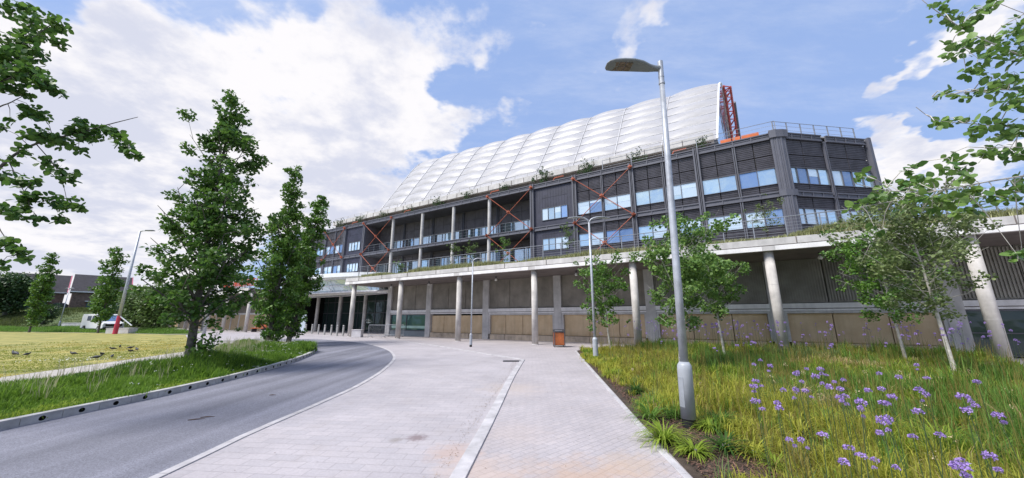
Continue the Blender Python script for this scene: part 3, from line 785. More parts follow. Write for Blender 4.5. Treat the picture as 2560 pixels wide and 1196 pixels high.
# cushioned roof vault
PROF = [(8.55, 15.35), (9.5, 16.75), (10.5, 18.2), (13, 21.75), (15, 24.45), (16.6, 25.75), (19, 26.3), (21.5, 25.7), (24, 24.0), (26.5, 21.2), (28.5, 18), (29.5, 15.4)]
pl = spline([(o, 0, z) for o, z in PROF], 8)
ql = [0.0]
for i in range(1, len(pl)): ql.append(ql[-1] + (pl[i] - pl[i - 1]).length)
def prof(s):
    s = s * ql[-1]
    for i in range(1, len(ql)):
        if ql[i] >= s - 1e-9:
            f = (s - ql[i - 1]) / (ql[i] - ql[i - 1]); return pl[i - 1].lerp(pl[i], f)
    return pl[-1]
def vpt(tn, s, d=0.0):
    p = prof(s); e = .004; q0, q1 = prof(max(0, s - e)), prof(min(1, s + e)); tg = (q1 - q0).normalized(); nr = Vector((-tg.z, 0, tg.x))
    o, z = p.x + nr.x * d, p.z + nr.z * d
    sh = max(0, (tn - 3) / 10.0) ; te = .17 * (min(o, 17) - 8.6) + .07 * max(0, o - 17)
    t = tn + sh * te
    z = 15.3 + (z - 15.3) * (1 - .0033 * (t + 8))
    return W(t, o, z)
SEAM = [-28.7 + 4.05 * i for i in range(11)]
NR = 19
for i in range(10):
    b = MB(); t0, t1 = SEAM[i], SEAM[i + 1]
    for j in range(NR):
        rows = []
        for a in range(9):
            row = []
            for c in range(9):
                fa, fc = a / 8, c / 8
                d = .26 * (math.sin(math.pi * fa) ** .75 if 0 < fa < 1 else 0) * (math.sin(math.pi * fc) ** .75 if 0 < fc < 1 else 0)
                row.append(vpt(t0 + (t1 - t0) * fc, (j + fa) / NR, d))
            rows.append(row)
        b.grid(rows)
    o = part(b, 'roof_cushion', m_etfe, smooth=True, recalc=False)
b = MB()
for i in range(11):
    b.tube([vpt(SEAM[i], k / 60, .05) for k in range(61)], .04, 6)
for j in range(1, NR): b.tube([vpt(SEAM[0] + (SEAM[-1] - SEAM[0]) * k / 40, j / NR, .03) for k in range(41)], .026, 5)
part(b, 'roof_seam', m_seam)
# glazed gable with a white edge and a red truss along its back slope
te = SEAM[-1]
b = MB(); b.tube([vpt(te + .06, k / 60, .03) for k in range(61)], .085, 8); part(b, 'gable_frame', m_white)
b = MB(); fan = [vpt(te + .05, k / 40, -.1) for k in range(41)]; mid = W(te + 1.2, 19, 14)
for k in range(40): b.face([fan[k], fan[k + 1], mid])
part(b, 'gable_glass', g_blue)
b = MB()
q0 = [vpt(te + .2, s / 60, .1) for s in range(28, 56)]; q1 = [vpt(te + .25, s / 60, -.6) for s in range(28, 56)]; q2 = [vpt(te + .7, s / 60, -.2) for s in range(28, 56)]
for q in (q0, q1, q2): b.tube(q, .11, 8)
for k in range(0, 26, 2):
    b.tube([q0[k], q1[k + 1]], .06, 6); b.tube([q1[k + 1], q2[k]], .06, 6); b.tube([q2[k], q0[k + 2]], .06, 6); b.tube([q0[k], q2[k]], .06, 6)
part(b, 'gable_truss', m_red)
b = MB(); b.tube([vpt(te + .85, s / 60, .05) for s in range(34, 56)], .14, 8); part(b, 'gable_gutter', m_steel)

# terrace slab on round columns
def terrace(t0, t1, od=5.6):
    b = MB()
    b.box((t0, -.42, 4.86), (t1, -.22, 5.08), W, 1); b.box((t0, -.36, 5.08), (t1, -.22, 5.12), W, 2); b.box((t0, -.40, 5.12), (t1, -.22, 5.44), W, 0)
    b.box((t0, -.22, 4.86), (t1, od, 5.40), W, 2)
    x = t0 + 2
    while x < t1: b.box((x, -.424, 5.12), (x + .03, -.40, 5.44), W, 2); x += 3.25
    k = math.ceil(t0 / 6.5)
    while k * 6.5 < t1:
        b.box((k * 6.5 - .26, -.428, 4.861), (k * 6.5 + .26, -.42, 5.079), W, 0); k += 1
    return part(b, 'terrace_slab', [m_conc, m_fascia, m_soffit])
terrace(-20.4, 45); terrace(-78, -40.4)
for k in list(range(-12, -5)) + list(range(-3, 7)):
    b = MB(); t = k * 6.5 if k > -4 else k * 6.5 - 1.4
    b.tube([W(t, 0, -.02), W(t, 0, 4.87)], .21, 24)
    for z in (1.62, 3.24): b.tube([W(t, 0, z), W(t, 0, z + .012)], .2108, 24, 1)
    b.tube([W(t, 0, -.01), W(t, 0, .05)], .222, 24, 1)
    o = part(b, 'column', [m_colc, m_conc], smooth=False)
    o.data.polygons.foreach_set('use_smooth', [len(p.vertices) == 4 for p in o.data.polygons])
rail(W, -18.9, 44, -.12, 5.44, 6.5, 1.3, 6, m_rail, .021, br=.007)
rail(W, -77, -41, -.12, 5.44, 6.5, 1.3, 6, m_rail, .021, br=.007)

# ground floor wall under the terrace
PO = 3.5
pil = [.1 + 6.6 * k for k in range(-2, 4)]          # -13.1 .. 19.9
pil = [-18.6] + pil + [26.5, 33.1]
for t in pil:
    b = MB(); b.box((t - .3, PO - .02, -.02), (t + .3, PO + .5, 4.86), W); part(b, 'wall_pier', m_conc)
def ledge(t0, t1):
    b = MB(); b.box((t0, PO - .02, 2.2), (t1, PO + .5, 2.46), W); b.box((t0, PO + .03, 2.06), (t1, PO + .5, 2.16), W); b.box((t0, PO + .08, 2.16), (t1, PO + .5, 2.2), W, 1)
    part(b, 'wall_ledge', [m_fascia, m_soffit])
for i in range(len(pil) - 1):
    a, c = pil[i] + .3, pil[i + 1] - .3
    ledge(a, c)
    b = MB()                                            # upper wall, smooth or ribbed
    nj = 3
    for k in range(nj):
        x0, x1 = a + (c - a) * k / nj + .02, a + (c - a) * (k + 1) / nj - .02
        b.box((x0, PO + .16, 2.5), (x1, PO + .4, 4.85), W)
        if i >= 4:
            n = int((x1 - x0) / .11)
            for q in range(n): xx = x0 + (x1 - x0) * (q + .25) / n; b.box((xx, PO + .10, 2.56), (xx + .055, PO + .16, 4.8), W)
    b.box((a, PO + .41, 0), (c, PO + .6, 4.85), W, 1)
    part(b, 'upper_wall_panel', [m_rib if i >= 4 else m_wallup, m_dark])
    if i == 0 or i >= 6:                                # glazed bay
        f = MB(); g = MB(); z0 = .52 if i == 0 else .05
        for x in (a, (a + c) / 2 - .25, c - .06): f.box((x, PO + .1, z0), (x + .06, PO + .2, 2.04), W)
        f.box((a, PO + .1, 1.98), (c, PO + .2, 2.04), W); f.box((a, PO + .1, z0), (c, PO + .2, z0 + .06), W)
        if i: f.box((a, PO + .1, 1.0), (c, PO + .2, 1.05), W)
        wo = part(f, 'ground_window', m_frame)
        g.face([W(a, PO + .17, z0), W(c, PO + .17, z0), W(c, PO + .17, 2.04), W(a, PO + .17, 2.04)]); part(g, 'pane', g_green if i == 0 else g_dark, wo, recalc=False)
        if i == 0:
            s = MB(); s.box((a + .08, PO + .155, .74), (c - .08, PO + .163, .98), W); part(s, 'pane_stripe', mat('pale_green_film', (.42, .62, .52), .5), wo)
            s = MB(); s.box((a, PO + .06, 0), (c, PO + .3, .5), W); part(s, 'plinth', mat('grey_metal_plinth', (.20, .23, .25), .5, var=.06))
    else:
        b = MB(); nj = [0, 4, 4, 3, 3, 3][i]
        fr0 = .14
        if i >= 2:                                      # niche frame
            b.box((a, PO + .02, .42), (a + fr0, PO + .4, 2.05), W, 2); b.box((c - fr0, PO + .02, .42), (c, PO + .4, 2.05), W, 2)
            b.box((a + fr0, PO + .02, 1.93), (c - fr0, PO + .4, 2.05), W, 2)
        x = a + (fr0 if i >= 2 else .03); e = c - (fr0 if i >= 2 else .03)
        wds = [1, 1.1, .9, .95, 1.05][:nj]; sw = sum(wds); xx = x
        for k in range(nj):
            x1 = xx + (e - x) * wds[k] / sw
            b.box((xx + .02, PO + .22, .42), (x1 - .02, PO + .4, 1.92), W, 0)
            b.box((xx + .02, PO + .19, .46), (x1 - .02, PO + .22, .52), W, 0)
            b.box((xx + .015, PO + .02 + .01 * (k % 2), -.02), (x1 - .015, PO + .3, .40), W, 1)
            xx = x1
        part(b, 'niche_panel', [m_tan, m_base, m_conc])
# entrance recess and its canopy
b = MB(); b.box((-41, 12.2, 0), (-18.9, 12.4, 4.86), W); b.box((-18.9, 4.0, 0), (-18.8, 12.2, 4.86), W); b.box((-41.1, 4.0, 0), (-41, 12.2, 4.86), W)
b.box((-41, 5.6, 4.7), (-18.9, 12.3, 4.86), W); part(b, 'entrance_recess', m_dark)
f = MB(); g = MB()
for k in range(12): x = -40 + k * 1.8; f.box((x, 10.0, 0), (x + .08, 10.12, 4.7), W)
for z in (2.35, 3.9): f.box((-41, 9.98, z), (-19, 10.13, z + .1), W)
ew = part(f, 'entrance_screen', m_frame); g.face([W(-41, 10.06, 0), W(-19, 10.06, 0), W(-19, 10.06, 4.7), W(-41, 10.06, 4.7)]); part(g, 'pane', g_dark, ew, recalc=False)
for t in (-36.5, -31.5, -26.5, -22.0):
    b = MB(); b.tube([W(t, 6.5, 0), W(t, 6.5, 4.7)], .22, 14); part(b, 'column', m_colc)
def ell(o0, a, c, n=40, t0=-30.2):
    return [(t0 + a * math.cos(2 * math.pi * k / n), o0 + c * math.sin(2 * math.pi * k / n)) for k in range(n)]
b = MB(); b.prism(ell(4.3, 10.9, 3.6), lambda x, y, d: W(x, y, d), 6.02, 6.44); b.prism(ell(4.3, 10.5, 3.2), lambda x, y, d: W(x, y, d), 5.86, 6.02); part(b, 'canopy_roof', m_white)
E1, E2 = ell(4.3, 10.2, 2.9), ell(4.3, 11.2, 2.2)
b = MB()
for k in range(40):
    j = (k + 1) % 40
    b.tube([W(*E2[k], 4.5), W(*E2[j], 4.5)], .09, 6); b.tube([W(*E1[k], 5.85), W(*E1[j], 5.85)], .05, 6)
    p, q = W(*E2[k], 4.5).lerp(W(*E1[k], 5.85), .5), W(*E2[j], 4.5).lerp(W(*E1[j], 5.85), .5); b.tube([p, q], .04, 5)
    if k % 2 == 0:
        b.tube([W(*E1[k], 5.85), W(*E2[k], 4.5)], .045, 5); b.tube([W(*E1[k], 5.85), W(*E2[(k + 2) % 40], 4.5)], .03, 5)
part(b, 'canopy_truss', mat('white_steel', (.62, .62, .66), .4))
b = MB(); 
for k in range(40):
    j = (k + 1) % 40; s0, s1 = .93, .93
    b.face([W(-30.2 + (E2[k][0] + 30.2) * .97, 4.3 + (E2[k][1] - 4.3) * .9, 4.5), W(-30.2 + (E2[j][0] + 30.2) * .97, 4.3 + (E2[j][1] - 4.3) * .9, 4.5), W(-30.2 + (E1[j][0] + 30.2) * .96, 4.3 + (E1[j][1] - 4.3) * .9, 5.85), W(-30.2 + (E1[k][0] + 30.2) * .96, 4.3 + (E1[k][1] - 4.3) * .9, 5.85)])
part(b, 'canopy_glass', g_pale, recalc=False)
b = MB(); b.box((-41, 3.5, 4.32), (-18.9, 3.72, 4.55), W); part(b, 'entrance_lintel', m_fascia)
# ground floor of the far wing
b = MB(); b.box((-78, PO, 2.5), (-41, PO + .3, 4.86), W, 1); b.box((-78, PO - .02, 2.2), (-41, PO + .3, 2.46), W, 2)
for k in range(14): x = -78 + k * 2.64; b.box((x + .06, PO + .1, 0), (x + 2.5, PO + .3, 2.2), W, 0); b.box((x - .1, PO, 0), (x + .06, PO + .3, 2.2), W, 2)
part(b, 'far_wing_wall', [m_tan, m_wallup, m_fascia])
b = MB(); b.box((-78, PO + .3, 0), (-41, 14, 5.4), W); part(b, 'far_wing_body', m_backing)

# lamps hanging under the terrace
def soffit_lamp(t, o):
    r = empty('ceiling_lamp', W(t, o, 4.86), 'small white bulb lamp hanging under the terrace soffit', 'lamp', 'bulb lamps under the terrace')
    return r
proto = None
m_bulb = mat('opal_glass', (.75, .74, .72), .3)
for k, (t, o) in enumerate(((-16.2, 1.6), (-11.3, 1.6), (-4.2, 1.6), (-.9, 1.6), (2.4, 1.6), (15.2, 1.5), (18.6, 1.4), (-23.5, 3.0))):
    if proto is None:
        proto = soffit_lamp(t, o); P0 = W(t, o, 4.86)
        b = MB(); b.tube([P0 + Vector((0, 0, -.16)), P0 + Vector((0, 0, .0))], [.05, .07], 10); b.build('lamp_fitting', m_steel2, proto)
        b = MB(); b.tube([P0 + Vector((0, 0, z)) for z in (-.36, -.34, -.27, -.2, -.16)], [.03, .08, .11, .08, .05], 12); b.build('bulb', m_bulb, proto, smooth=True)
    else: copy_tree(proto, None, W(t, o, 4.86))

# letters along the parapet of the far wing
SG = empty('roof_sign', W(-43.5, -.1, 5.5), 'row of orange red capital letters standing on the far terrace edge', 'sign')
STRK = {'N': [((0, 0), (0, 1)), ((0, 1), (1, 0)), ((1, 0), (1, 1))], 'I': [((.5, 0), (.5, 1))], 'E': [((0, 0), (0, 1)), ((0, 0), (1, 0)), ((0, .5), (.8, .5)), ((0, 1), (1, 1))],
        'R': [((0, 0), (0, 1)), ((0, 1), (.9, .95)), ((.9, .95), (.9, .55)), ((.9, .55), (0, .5)), ((.3, .5), (1, 0))], 'T': [((.5, 0), (.5, 1)), ((0, 1), (1, 1))],
        'L': [((0, 0), (0, 1)), ((0, 0), (1, 0))], 'O': [((0, 0), (0, 1)), ((0, 1), (1, 1)), ((1, 1), (1, 0)), ((1, 0), (0, 0))], 'D': [((0, 0), (0, 1)), ((0, 1), (.9, .8)), ((.9, .8), (.9, .2)), ((.9, .2), (0, 0))],
        'H': [((0, 0), (0, 1)), ((1, 0), (1, 1)), ((0, .5), (1, .5))], 'S': [((1, 1), (0, 1)), ((0, 1), (0, .5)), ((0, .5), (1, .5)), ((1, .5), (1, 0)), ((1, 0), (0, 0))]}
for k, ch in enumerate('IHNEIIHINEHINIHEI'):
    if ch == ' ': continue
    b = MB(); x = -48.6 + k * .575
    for (a, c) in STRK[ch]:
        p, q = W(x + a[0] * .36, -.1, 5.85 + a[1] * .75), W(x + c[0] * .36, -.1, 5.85 + c[1] * .75); b.tube([p, q], .062, 4)
    b.build('letter', mat('letter_red', (.62, .07, .02), .45), SG)
b = MB(); b.box((-49, -.06, 5.72), (-38.2, .02, 5.82), W); b.build('sign_rail', m_orange, SG)
for x in np.arange(-48.8, -38, 1.6):
    b = MB(); b.box((x, -.05, 5.4), (x + .05, .0, 5.72), W); b.build('sign_post', m_steel, SG)
# ------------------------------------------------------------------ street lamps
m_galv = mat('galvanised_pole', (0.42, 0.44, 0.48), 0.45, metal=0.25, var=0.1, scale=7, bump=0.1, bscale=60)
m_sleeve = mat('grey_sleeve_paint', (0.36, 0.38, 0.415), 0.45, var=0.06, scale=3)
m_black = mat('black_foot', (0.012, 0.012, 0.013), 0.6)
m_lamp = mat('lamp_head_grey', (0.17, 0.185, 0.19), 0.45, var=0.05)
m_lens = mat('lamp_lens', (0.16, 0.12, 0.10), 0.25, var=0.3, scale=18)
def near_lamp():
    B = Vector((2.70, 5.81, 0)); T = Vector((2.88, 5.83, 6.52)); ax = (T - B) / 6.52
    P = lambda z: B + ax * z
    r = empty('street_lamp', B, 'tall galvanised street lamp with one flat head reaching left, nearest of all', 'street lamp')
    b = MB(); b.tube([P(-.05), P(.16)], .098, 24); b.build('foot', m_black, r, smooth=False)
    b = MB(); b.tube([P(.16), P(.86), P(.93), P(.985)], [.108, .108, .104, .070], 28); o = b.build('sleeve', m_sleeve, r)
    o.data.polygons.foreach_set('use_smooth', [len(p.vertices) == 4 for p in o.data.polygons])
    b = MB()      # access door set in the sleeve, facing the walkway
    for k in range(-3, 3):
        a0, a1 = R(200 + k * 9), R(200 + (k + 1) * 9); q = lambda a, z, d: P(z) + Vector((math.cos(a), math.sin(a), 0)) * (.108 + d)
        b.hexa([q(a0, .33, -.01), q(a1, .33, -.01), q(a1, .33, .004), q(a0, .33, .004), q(a0, .76, -.01), q(a1, .76, -.01), q(a1, .76, .004), q(a0, .76, .004)])
    b.build('door', mat('sleeve_door', (0.31, 0.33, 0.365), 0.45), r)
    b = MB(); b.tube([P(.97), P(2.5), P(4.5), P(6.05)], [.066, .060, .052, .046], 20); o = b.build('pole', m_galv, r, smooth=True)
    b = MB(); b.tube([P(6.02), P(6.06)], .056, 20); b.tube([P(6.06), P(6.52)], [.050, .049], 20); b.tube([P(6.16), P(6.2)], .053, 20); b.build('spigot', m_galv, r)
    # head: narrow neck widening into a flat oval
    A = P(6.36); X = Vector((-1, -.05, .02)).normalized(); Yv = Vector((-X.y, X.x, 0)).normalized()
    st = [(.0, .045, .06, .0), (.1, .05, .055, -.005), (.22, .085, .05, -.0), (.38, .135, .05, .035), (.55, .16, .05, .05), (.75, .165, .046, .045), (.92, .158, .04, .03), (1.03, .13, .028, .015), (1.07, .07, .015, .008)]
    rows = []
    for s, hw, hh, dz in st:
        row = []
        for k in range(16):
            a = 2 * math.pi * k / 16; c, sn = math.cos(a), math.sin(a)
            e = lambda v, p: math.copysign(abs(v) ** p, v)
            row.append(A + X * s + Yv * (hw * e(c, .6)) + Vector((0, 0, dz + hh * (e(sn, .7) if sn > 0 else .7 * e(sn, .5)))))
        rows.append(row)
    b = MB(); b.grid(rows, closed=True); b.face(rows[0][::-1]); b.face(rows[-1]); h = b.build('head', m_lamp, r, smooth=True)
    b = MB()
    for i in range(3):
        for j in range(2):
            s0 = .58 + i * .135; y0 = -.115 + j * .12
            p = [A + X * (s0 + dx) + Yv * (y0 + dy) + Vector((0, 0, .012)) for dx, dy in ((0, 0), (.12, 0), (.12, .105), (0, .105))]
            b.hexa([q + Vector((0, 0, -.008)) for q in p] + [q + Vector((0, 0, .02)) for q in p])
    b.build('lens', m_lens, h)
near_lamp()

def twin_lamp(base, label, rz=0.0):
    B = Vector(base); r = empty('street_lamp', B, label, 'street lamp')
    V = lambda x, y, z: B + Vector((x, y, z))
    b = MB(); b.tube([V(0, 0, -.05), V(0, 0, .15)], .095, 18); b.build('foot', m_black, r)
    b = MB(); b.tube([V(0, 0, .15), V(0, 0, .82), V(0, 0, .9)], [.105, .105, .062], 20); b.build('sleeve', m_sleeve, r)
    b = MB(); b.tube([V(0, 0, .88), V(0, 0, 3), V(0, 0, 5.85)], [.058, .052, .043], 16); b.build('pole', m_galv, r, smooth=True)
    for sx in (-1, 1):
        b = MB(); rows = []
        for s, hw, hh, z in ((.0, .045, .05, 5.86), (.08, .05, .045, 5.98), (.2, .055, .035, 6.05), (.36, .10, .035, 6.09), (.6, .14, .033, 6.08), (.8, .13, .028, 6.06), (.93, .09, .018, 6.05), (.97, .03, .008, 6.045)):
            rows.append([V(sx * s, hw * math.cos(2 * math.pi * k / 12), z + hh * math.sin(2 * math.pi * k / 12)) for k in range(12)])
        b.grid(rows, closed=True); b.face(rows[0]); b.face(rows[-1]); b.build('head', m_galv, r, smooth=True)
    return r
L2 = twin_lamp((3.45, 15.04, 0), 'twin arm street lamp standing in the planting bed corner beside the walkway')
L3 = copy_tree(L2, None, Vector((-2.46, 21.65, 0)), R(8), 'thin street lamp on the open paving before the columns, left of the orange bin'); L3.scale = (.8, .8, .88)
g = ground(203, 829); copy_tree(L2, None, Vector((-62, 53.5, 0)), R(20), 'far twin arm street lamp rising behind the white van')
copy_tree(L2, None, Vector((-72, 57, .4)), R(-10), 'far twin arm street lamp left of the white van, in front of the houses')
copy_tree(L2, None, Vector((-71, 47.0, 0)), R(30), 'far twin arm street lamp left of the slim tree at the lawn edge')

def tall_lamp(base, h, label, red=False):
    B = Vector(base); r = empty('tall_lamp', B, label, 'street lamp'); V = lambda x, y, z: B + Vector((x, y, z))
    b = MB(); b.tube([V(0, 0, 1.9 if red else 0), V(0, 0, 5), V(0, 0, h)], [.15, .13, .10], 14); b.build('pole', m_galv, r, smooth=True)
    b = MB(); b.tube([V(0, 0, h - .05), V(.35, 0, h + .05), V(1.1, 0, h + .06)], [.07, .06, .05], 8); b.build('arm', m_galv, r)
    b = MB(); b.box((B.x + .7, B.y - .17, h + .02), (B.x + 1.6, B.y + .17, h + .12)); b.build('head', m_lamp, r, bevel=.03)
    if red:
        b = MB(); b.tube([V(0, 0, 0), V(0, 0, 1.1)], .2, 14); b.tube([V(0, 0, 1.1), V(0, 0, 1.95)], [.17, .16], 14); b.build('red_base', mat('red_wrap', (.55, .04, .09), .5, var=.1), r)
        b = MB(); b.tube([V(.1, 0, 1.9), V(1.4, .2, .9)], .06, 8); b.tube([V(0, 0, 1.9), V(-.5, .3, .05)], .05, 8); b.build('stay', m_white, r)
    return r
tall_lamp((-43.2, 39.2, 0), 11.55, 'tall single arm lamp with a red wrapped base at the far lawn edge', True)
tall_lamp((-29.5, 34.5, 0), 14.0, 'tall single arm lamp mostly hidden behind the two roadside trees')

# ------------------------------------------------------------------ litter bin
def bin_():
    B = ground(1398, 868); r = empty('litter_bin', B, 'square orange brown litter bin on dark legs, on the paving before the wall', 'bin'); V = lambda x, y, z: (B.x + x, B.y + y, B.z + z)
    h = .30
    for sx in (-1, 1):
        for sy in (-1, 1): b = MB(); b.box(V(sx * h - .025, sy * h - .025, 0), V(sx * h + .025, sy * h + .025, 1.0)); b.build('leg', m_steel2, r)
    b = MB()
    for k in range(7):
        x = -.27 + k * .078
        for sy in (-1, 1): b.box(V(x, sy * .285 - .012, .14), V(x + .07, sy * .285 + .012, .84))
        for sx in (-1, 1): b.box(V(sx * .285 - .012, x, .14), V(sx * .285 + .012, x + .07, .84))
    b.build('slat_body', mat('bin_orange', (.40, .115, .035), .55, var=.15, scale=5), r)
    b = MB(); b.box(V(-.26, -.26, .1), V(.26, .26, .82)); b.build('liner', m_dark, r)
    b = MB(); b.box(V(-.33, -.33, .86), V(.33, .33, .9)); b.box(V(-.33, -.33, .99), V(.33, .33, 1.03)); b.build('top', m_steel2, r, bevel=.008)
bin_()

def grate():
    B = ground(1284, 904, .004); r = empty('drain_grate', B, 'dark slotted drain grate at the corner of the two pale kerb lines', 'drain grate')
    b = MB(); b.box((B.x - .42, B.y - .13, .005), (B.x + .30, B.y - .10, .03)); b.box((B.x - .42, B.y + .10, .005), (B.x + .30, B.y + .13, .03)); b.box((B.x - .42, B.y - .10, .005), (B.x - .39, B.y + .10, .03)); b.box((B.x + .27, B.y - .10, .005), (B.x + .30, B.y + .10, .03)); b.build('frame', m_steel2, r)
    b = MB()
    for k in range(12): x = B.x - .38 + k * .054; b.box((x, B.y - .1, .008), (x + .025, B.y + .1, .026))
    b.build('bars', m_black, r)
grate()
# ------------------------------------------------------------------ bollards
def bollard(B, lab_):
    r = empty('bollard', B, lab_, 'bollard', 'bollards before the entrance'); V = lambda x, y, z: Vector(B) + Vector((x, y, z))
    b = MB(); b.tube([V(0, 0, -.02), V(0, 0, 1.0), V(0, 0, 1.03)], [.09, .09, .075], 14); b.build('post', mat('bollard_steel', (.44, .43, .41), .45, metal=.2, var=.08), r)
    b = MB(); b.tube([V(0, 0, .86), V(0, 0, .9)], .092, 14); b.build('ring', m_steel2, r); return r
b0 = None
for u, v in ((695, 829.5), (711, 830.5), (763, 833.5), (779, 834.8), (795, 836.2), (810.6, 837.5), (827, 838.8), (842, 840), (857, 841)):
    p = ground(u, v)
    if b0 is None: b0 = bollard(p, 'pale steel bollard in the row across the dark entrance')
    else: copy_tree(b0, None, p)

# ------------------------------------------------------------------ barrier, box, bench, planters near the entrance
def barrier(B, rz):
    r = empty('crowd_barrier', B, 'grey metal crowd barrier standing beside the entrance column', 'barrier'); B = Vector(B); m = m_rail
    X = Vector((math.cos(rz), math.sin(rz), 0)); V = lambda s, z: B + X * s + Vector((0, 0, z))
    b = MB(); b.tube([V(0, .15), V(0, 1.02), V(.08, 1.1), V(2.1, 1.1), V(2.18, 1.02), V(2.18, .15)], .022, 8); b.tube([V(0, .2), V(2.18, .2)], .018, 8); b.build('frame', m, r)
    b = MB()
    for k in range(1, 14): b.tube([V(2.18 * k / 14, .2), V(2.18 * k / 14, 1.1)], .009, 5)
    b.build('bars', m, r)
    Yv = Vector((-X.y, X.x, 0))
    for s in (.3, 1.88): b = MB(); b.tube([V(s, .2), V(s, .02) + Yv * .28], .018, 6); b.tube([V(s, .2), V(s, .02) - Yv * .28], .018, 6); b.build('foot', m, r)
    return r
p = W(-16.6, -.2, 0); br1 = barrier(p, R(-28))
copy_tree(br1, None, W(-16.4, 1.4, 0), R(6), 'second grey crowd barrier, behind the first and nearer the wall'); br1["group"] = 'crowd barriers'
def small_box(name, c, sx, sy, sz, m, label, cat, lid=True):
    r = empty(name, c, label, cat); c = Vector(c)
    b = MB(); b.box((c.x - sx / 2, c.y - sy / 2, c.z), (c.x + sx / 2, c.y + sy / 2, c.z + sz)); b.build('body', m, r, bevel=.02)
    if lid: b = MB(); b.box((c.x - sx / 2 - .03, c.y - sy / 2 - .03, c.z + sz), (c.x + sx / 2 + .03, c.y + sy / 2 + .03, c.z + sz + .06)); b.build('lid', m, r, bevel=.01)
    return r
small_box('concrete_block', W(-18.1, -.2, 0), .85, .6, .62, mat('pale_block', (.55, .53, .54), .8), 'pale concrete block on the paving right of the entrance column', 'concrete block')
c = ground(720, 842)
def bench(c, rz, lab_):
    r = empty('bench', c, lab_, 'bench'); c = Vector(c); X = Vector((math.cos(rz), math.sin(rz), 0)); Yv = Vector((-X.y, X.x, 0))
    fr = lambda x, y, z: c + X * x + Yv * y + Vector((0, 0, z))
    b = MB()
    for k in range(4): b.box((-1.1, -.28 + k * .145, .44), (1.1, -.28 + k * .145 + .12, .5), fr)
    b.build('seat', m_orpan, r)
    b = MB()
    for k in range(3): b.box((-1.1, .3, .58 + k * .13), (1.1, .34, .68 + k * .13), fr)
    b.build('backrest', m_orpan, r)
    for s in (-.85, .85): b = MB(); b.box((s - .06, -.26, 0), (s + .06, .36, .44), fr); b.box((s - .04, .3, .44), (s + .04, .36, .95), fr); b.build('leg', m_steel2, r)
bench(ground(645, 830.5), R(-20), 'orange slatted bench on the far paving left of the bollards')
c = ground(660, 851); c = Vector((c.x * .82, c.y * .82, 0))
small_box('litter_bin', ground(664, 859), .5, .5, .8, mat('pale_bin', (.5, .5, .46), .6), 'pale square bin with dark lid beside the leafy trunks', 'bin')
# slim white totem beside the road trees
T0 = ground(755, 833); r = empty('totem_sign', T0, 'slim pale upright totem sign behind the leafy trunks near the bollards', 'sign')
b = MB(); b.box((T0.x - .28, T0.y - .08, 0), (T0.x + .28, T0.y + .08, 2.1)); b.build('panel', mat('pale_blue_panel', (.60, .68, .75), .4), r, bevel=.02)
b = MB(); b.box((T0.x - .34, T0.y - .14, 0), (T0.x + .34, T0.y + .14, .12)); b.build('base', m_steel2, r)
# concrete seats beyond the lawn
for (u, v, sx, lab_) in ((180, 824.5, 2.6, 'low pale concrete bench beyond the lawn, left of the white van'), (293, 834.5, 2.6, 'low pale concrete bench at the foot of the red based lamp')):
    p = ground(u, v); p = Vector((p.x, p.y + .4, 0)); small_box('stone_bench', p, sx * (p.y / 42), 1.0, .55 if u > 200 else .95, mat('pale_block', (.55, .53, .54), .8), lab_, 'bench')

# ------------------------------------------------------------------ white crew van
def van(c, rz):
    c = Vector(c); r = empty('van', c, 'white crew cab van parked beyond the lawn, facing right', 'van')
    X = Vector((math.cos(rz), math.sin(rz), 0)); Yv = Vector((-X.y, X.x, 0)); fr = lambda x, d, z: c + X * x + Yv * d + Vector((0, 0, z))
    m = mat('white_van_paint', (.80, .80, .83), .3, var=.03)
    prof_ = [(-2.6, .5), (-2.6, 1.9), (-2.45, 2.2), (.55, 2.22), (.8, 2.12), (1.6, 1.32), (2.35, 1.15), (2.62, .95), (2.68, .5), (2.2, .42), (2.1, .75), (1.5, .78), (1.35, .42), (-1.2, .42), (-1.35, .78), (-1.95, .75), (-2.05, .42)]
    b = MB(); b.prism(prof_, lambda x, z, d: fr(x, d, z), -1.0, 1.0); b.build('body', m, r, bevel=.05)
    for x0, x1, pts in ((0, 0, [(-.1, 1.35), (-.1, 1.98), (.5, 1.98), (1.2, 1.35)]), (0, 0, [(-1.25, 1.4), (-1.25, 1.98), (-.35, 1.98), (-.35, 1.4)])):
        b = MB(); b.prism(pts, lambda x, z, d: fr(x, d, z), -1.02, 1.02); b.build('side_window', mat('van_glass', (.02, .025, .04), .1), r)
    b = MB(); q = [fr(.86, -.85, 2.05), fr(.86, .85, 2.05), fr(1.58, .9, 1.37), fr(1.58, -.9, 1.37)]; n = (X * .75 + Vector((0, 0, .66))) * .02
    b.hexa([p - n for p in q] + [p + n for p in q]); b.build('windscreen', g_mid, r)
    b = MB(); b.box((2.6, -.75, .72), (2.71, .75, 1.0), fr); b.box((2.62, -.9, .45), (2.74, .9, .62), fr); b.build('grille', m_black, r)
    for sy in (-.8, .8): b = MB(); b.box((2.45, sy - .15, .92), (2.62, sy + .15, 1.08), fr); b.build('headlight', m_bulb, r, bevel=.03)
    for x in (-1.65, 1.8):
        for sy in (-.95, .95):
            b = MB(); b.tube([fr(x, sy - .11, .35), fr(x, sy + .11, .35)], .35, 18); wh = b.build('wheel', m_black, r)
            b = MB(); b.tube([fr(x, sy - .12, .35), fr(x, sy + .12, .35)], .2, 14); b.build('hub', m_galv, wh)
    b = MB()
    for sy in (-1.14, 1.14): b.box((1.1, sy - .1, 1.35), (1.2, sy + .1, 1.65), fr)
    b.build('mirror', m_black, r, bevel=.02)
van((-52.8, 46.2, 0), R(-20))
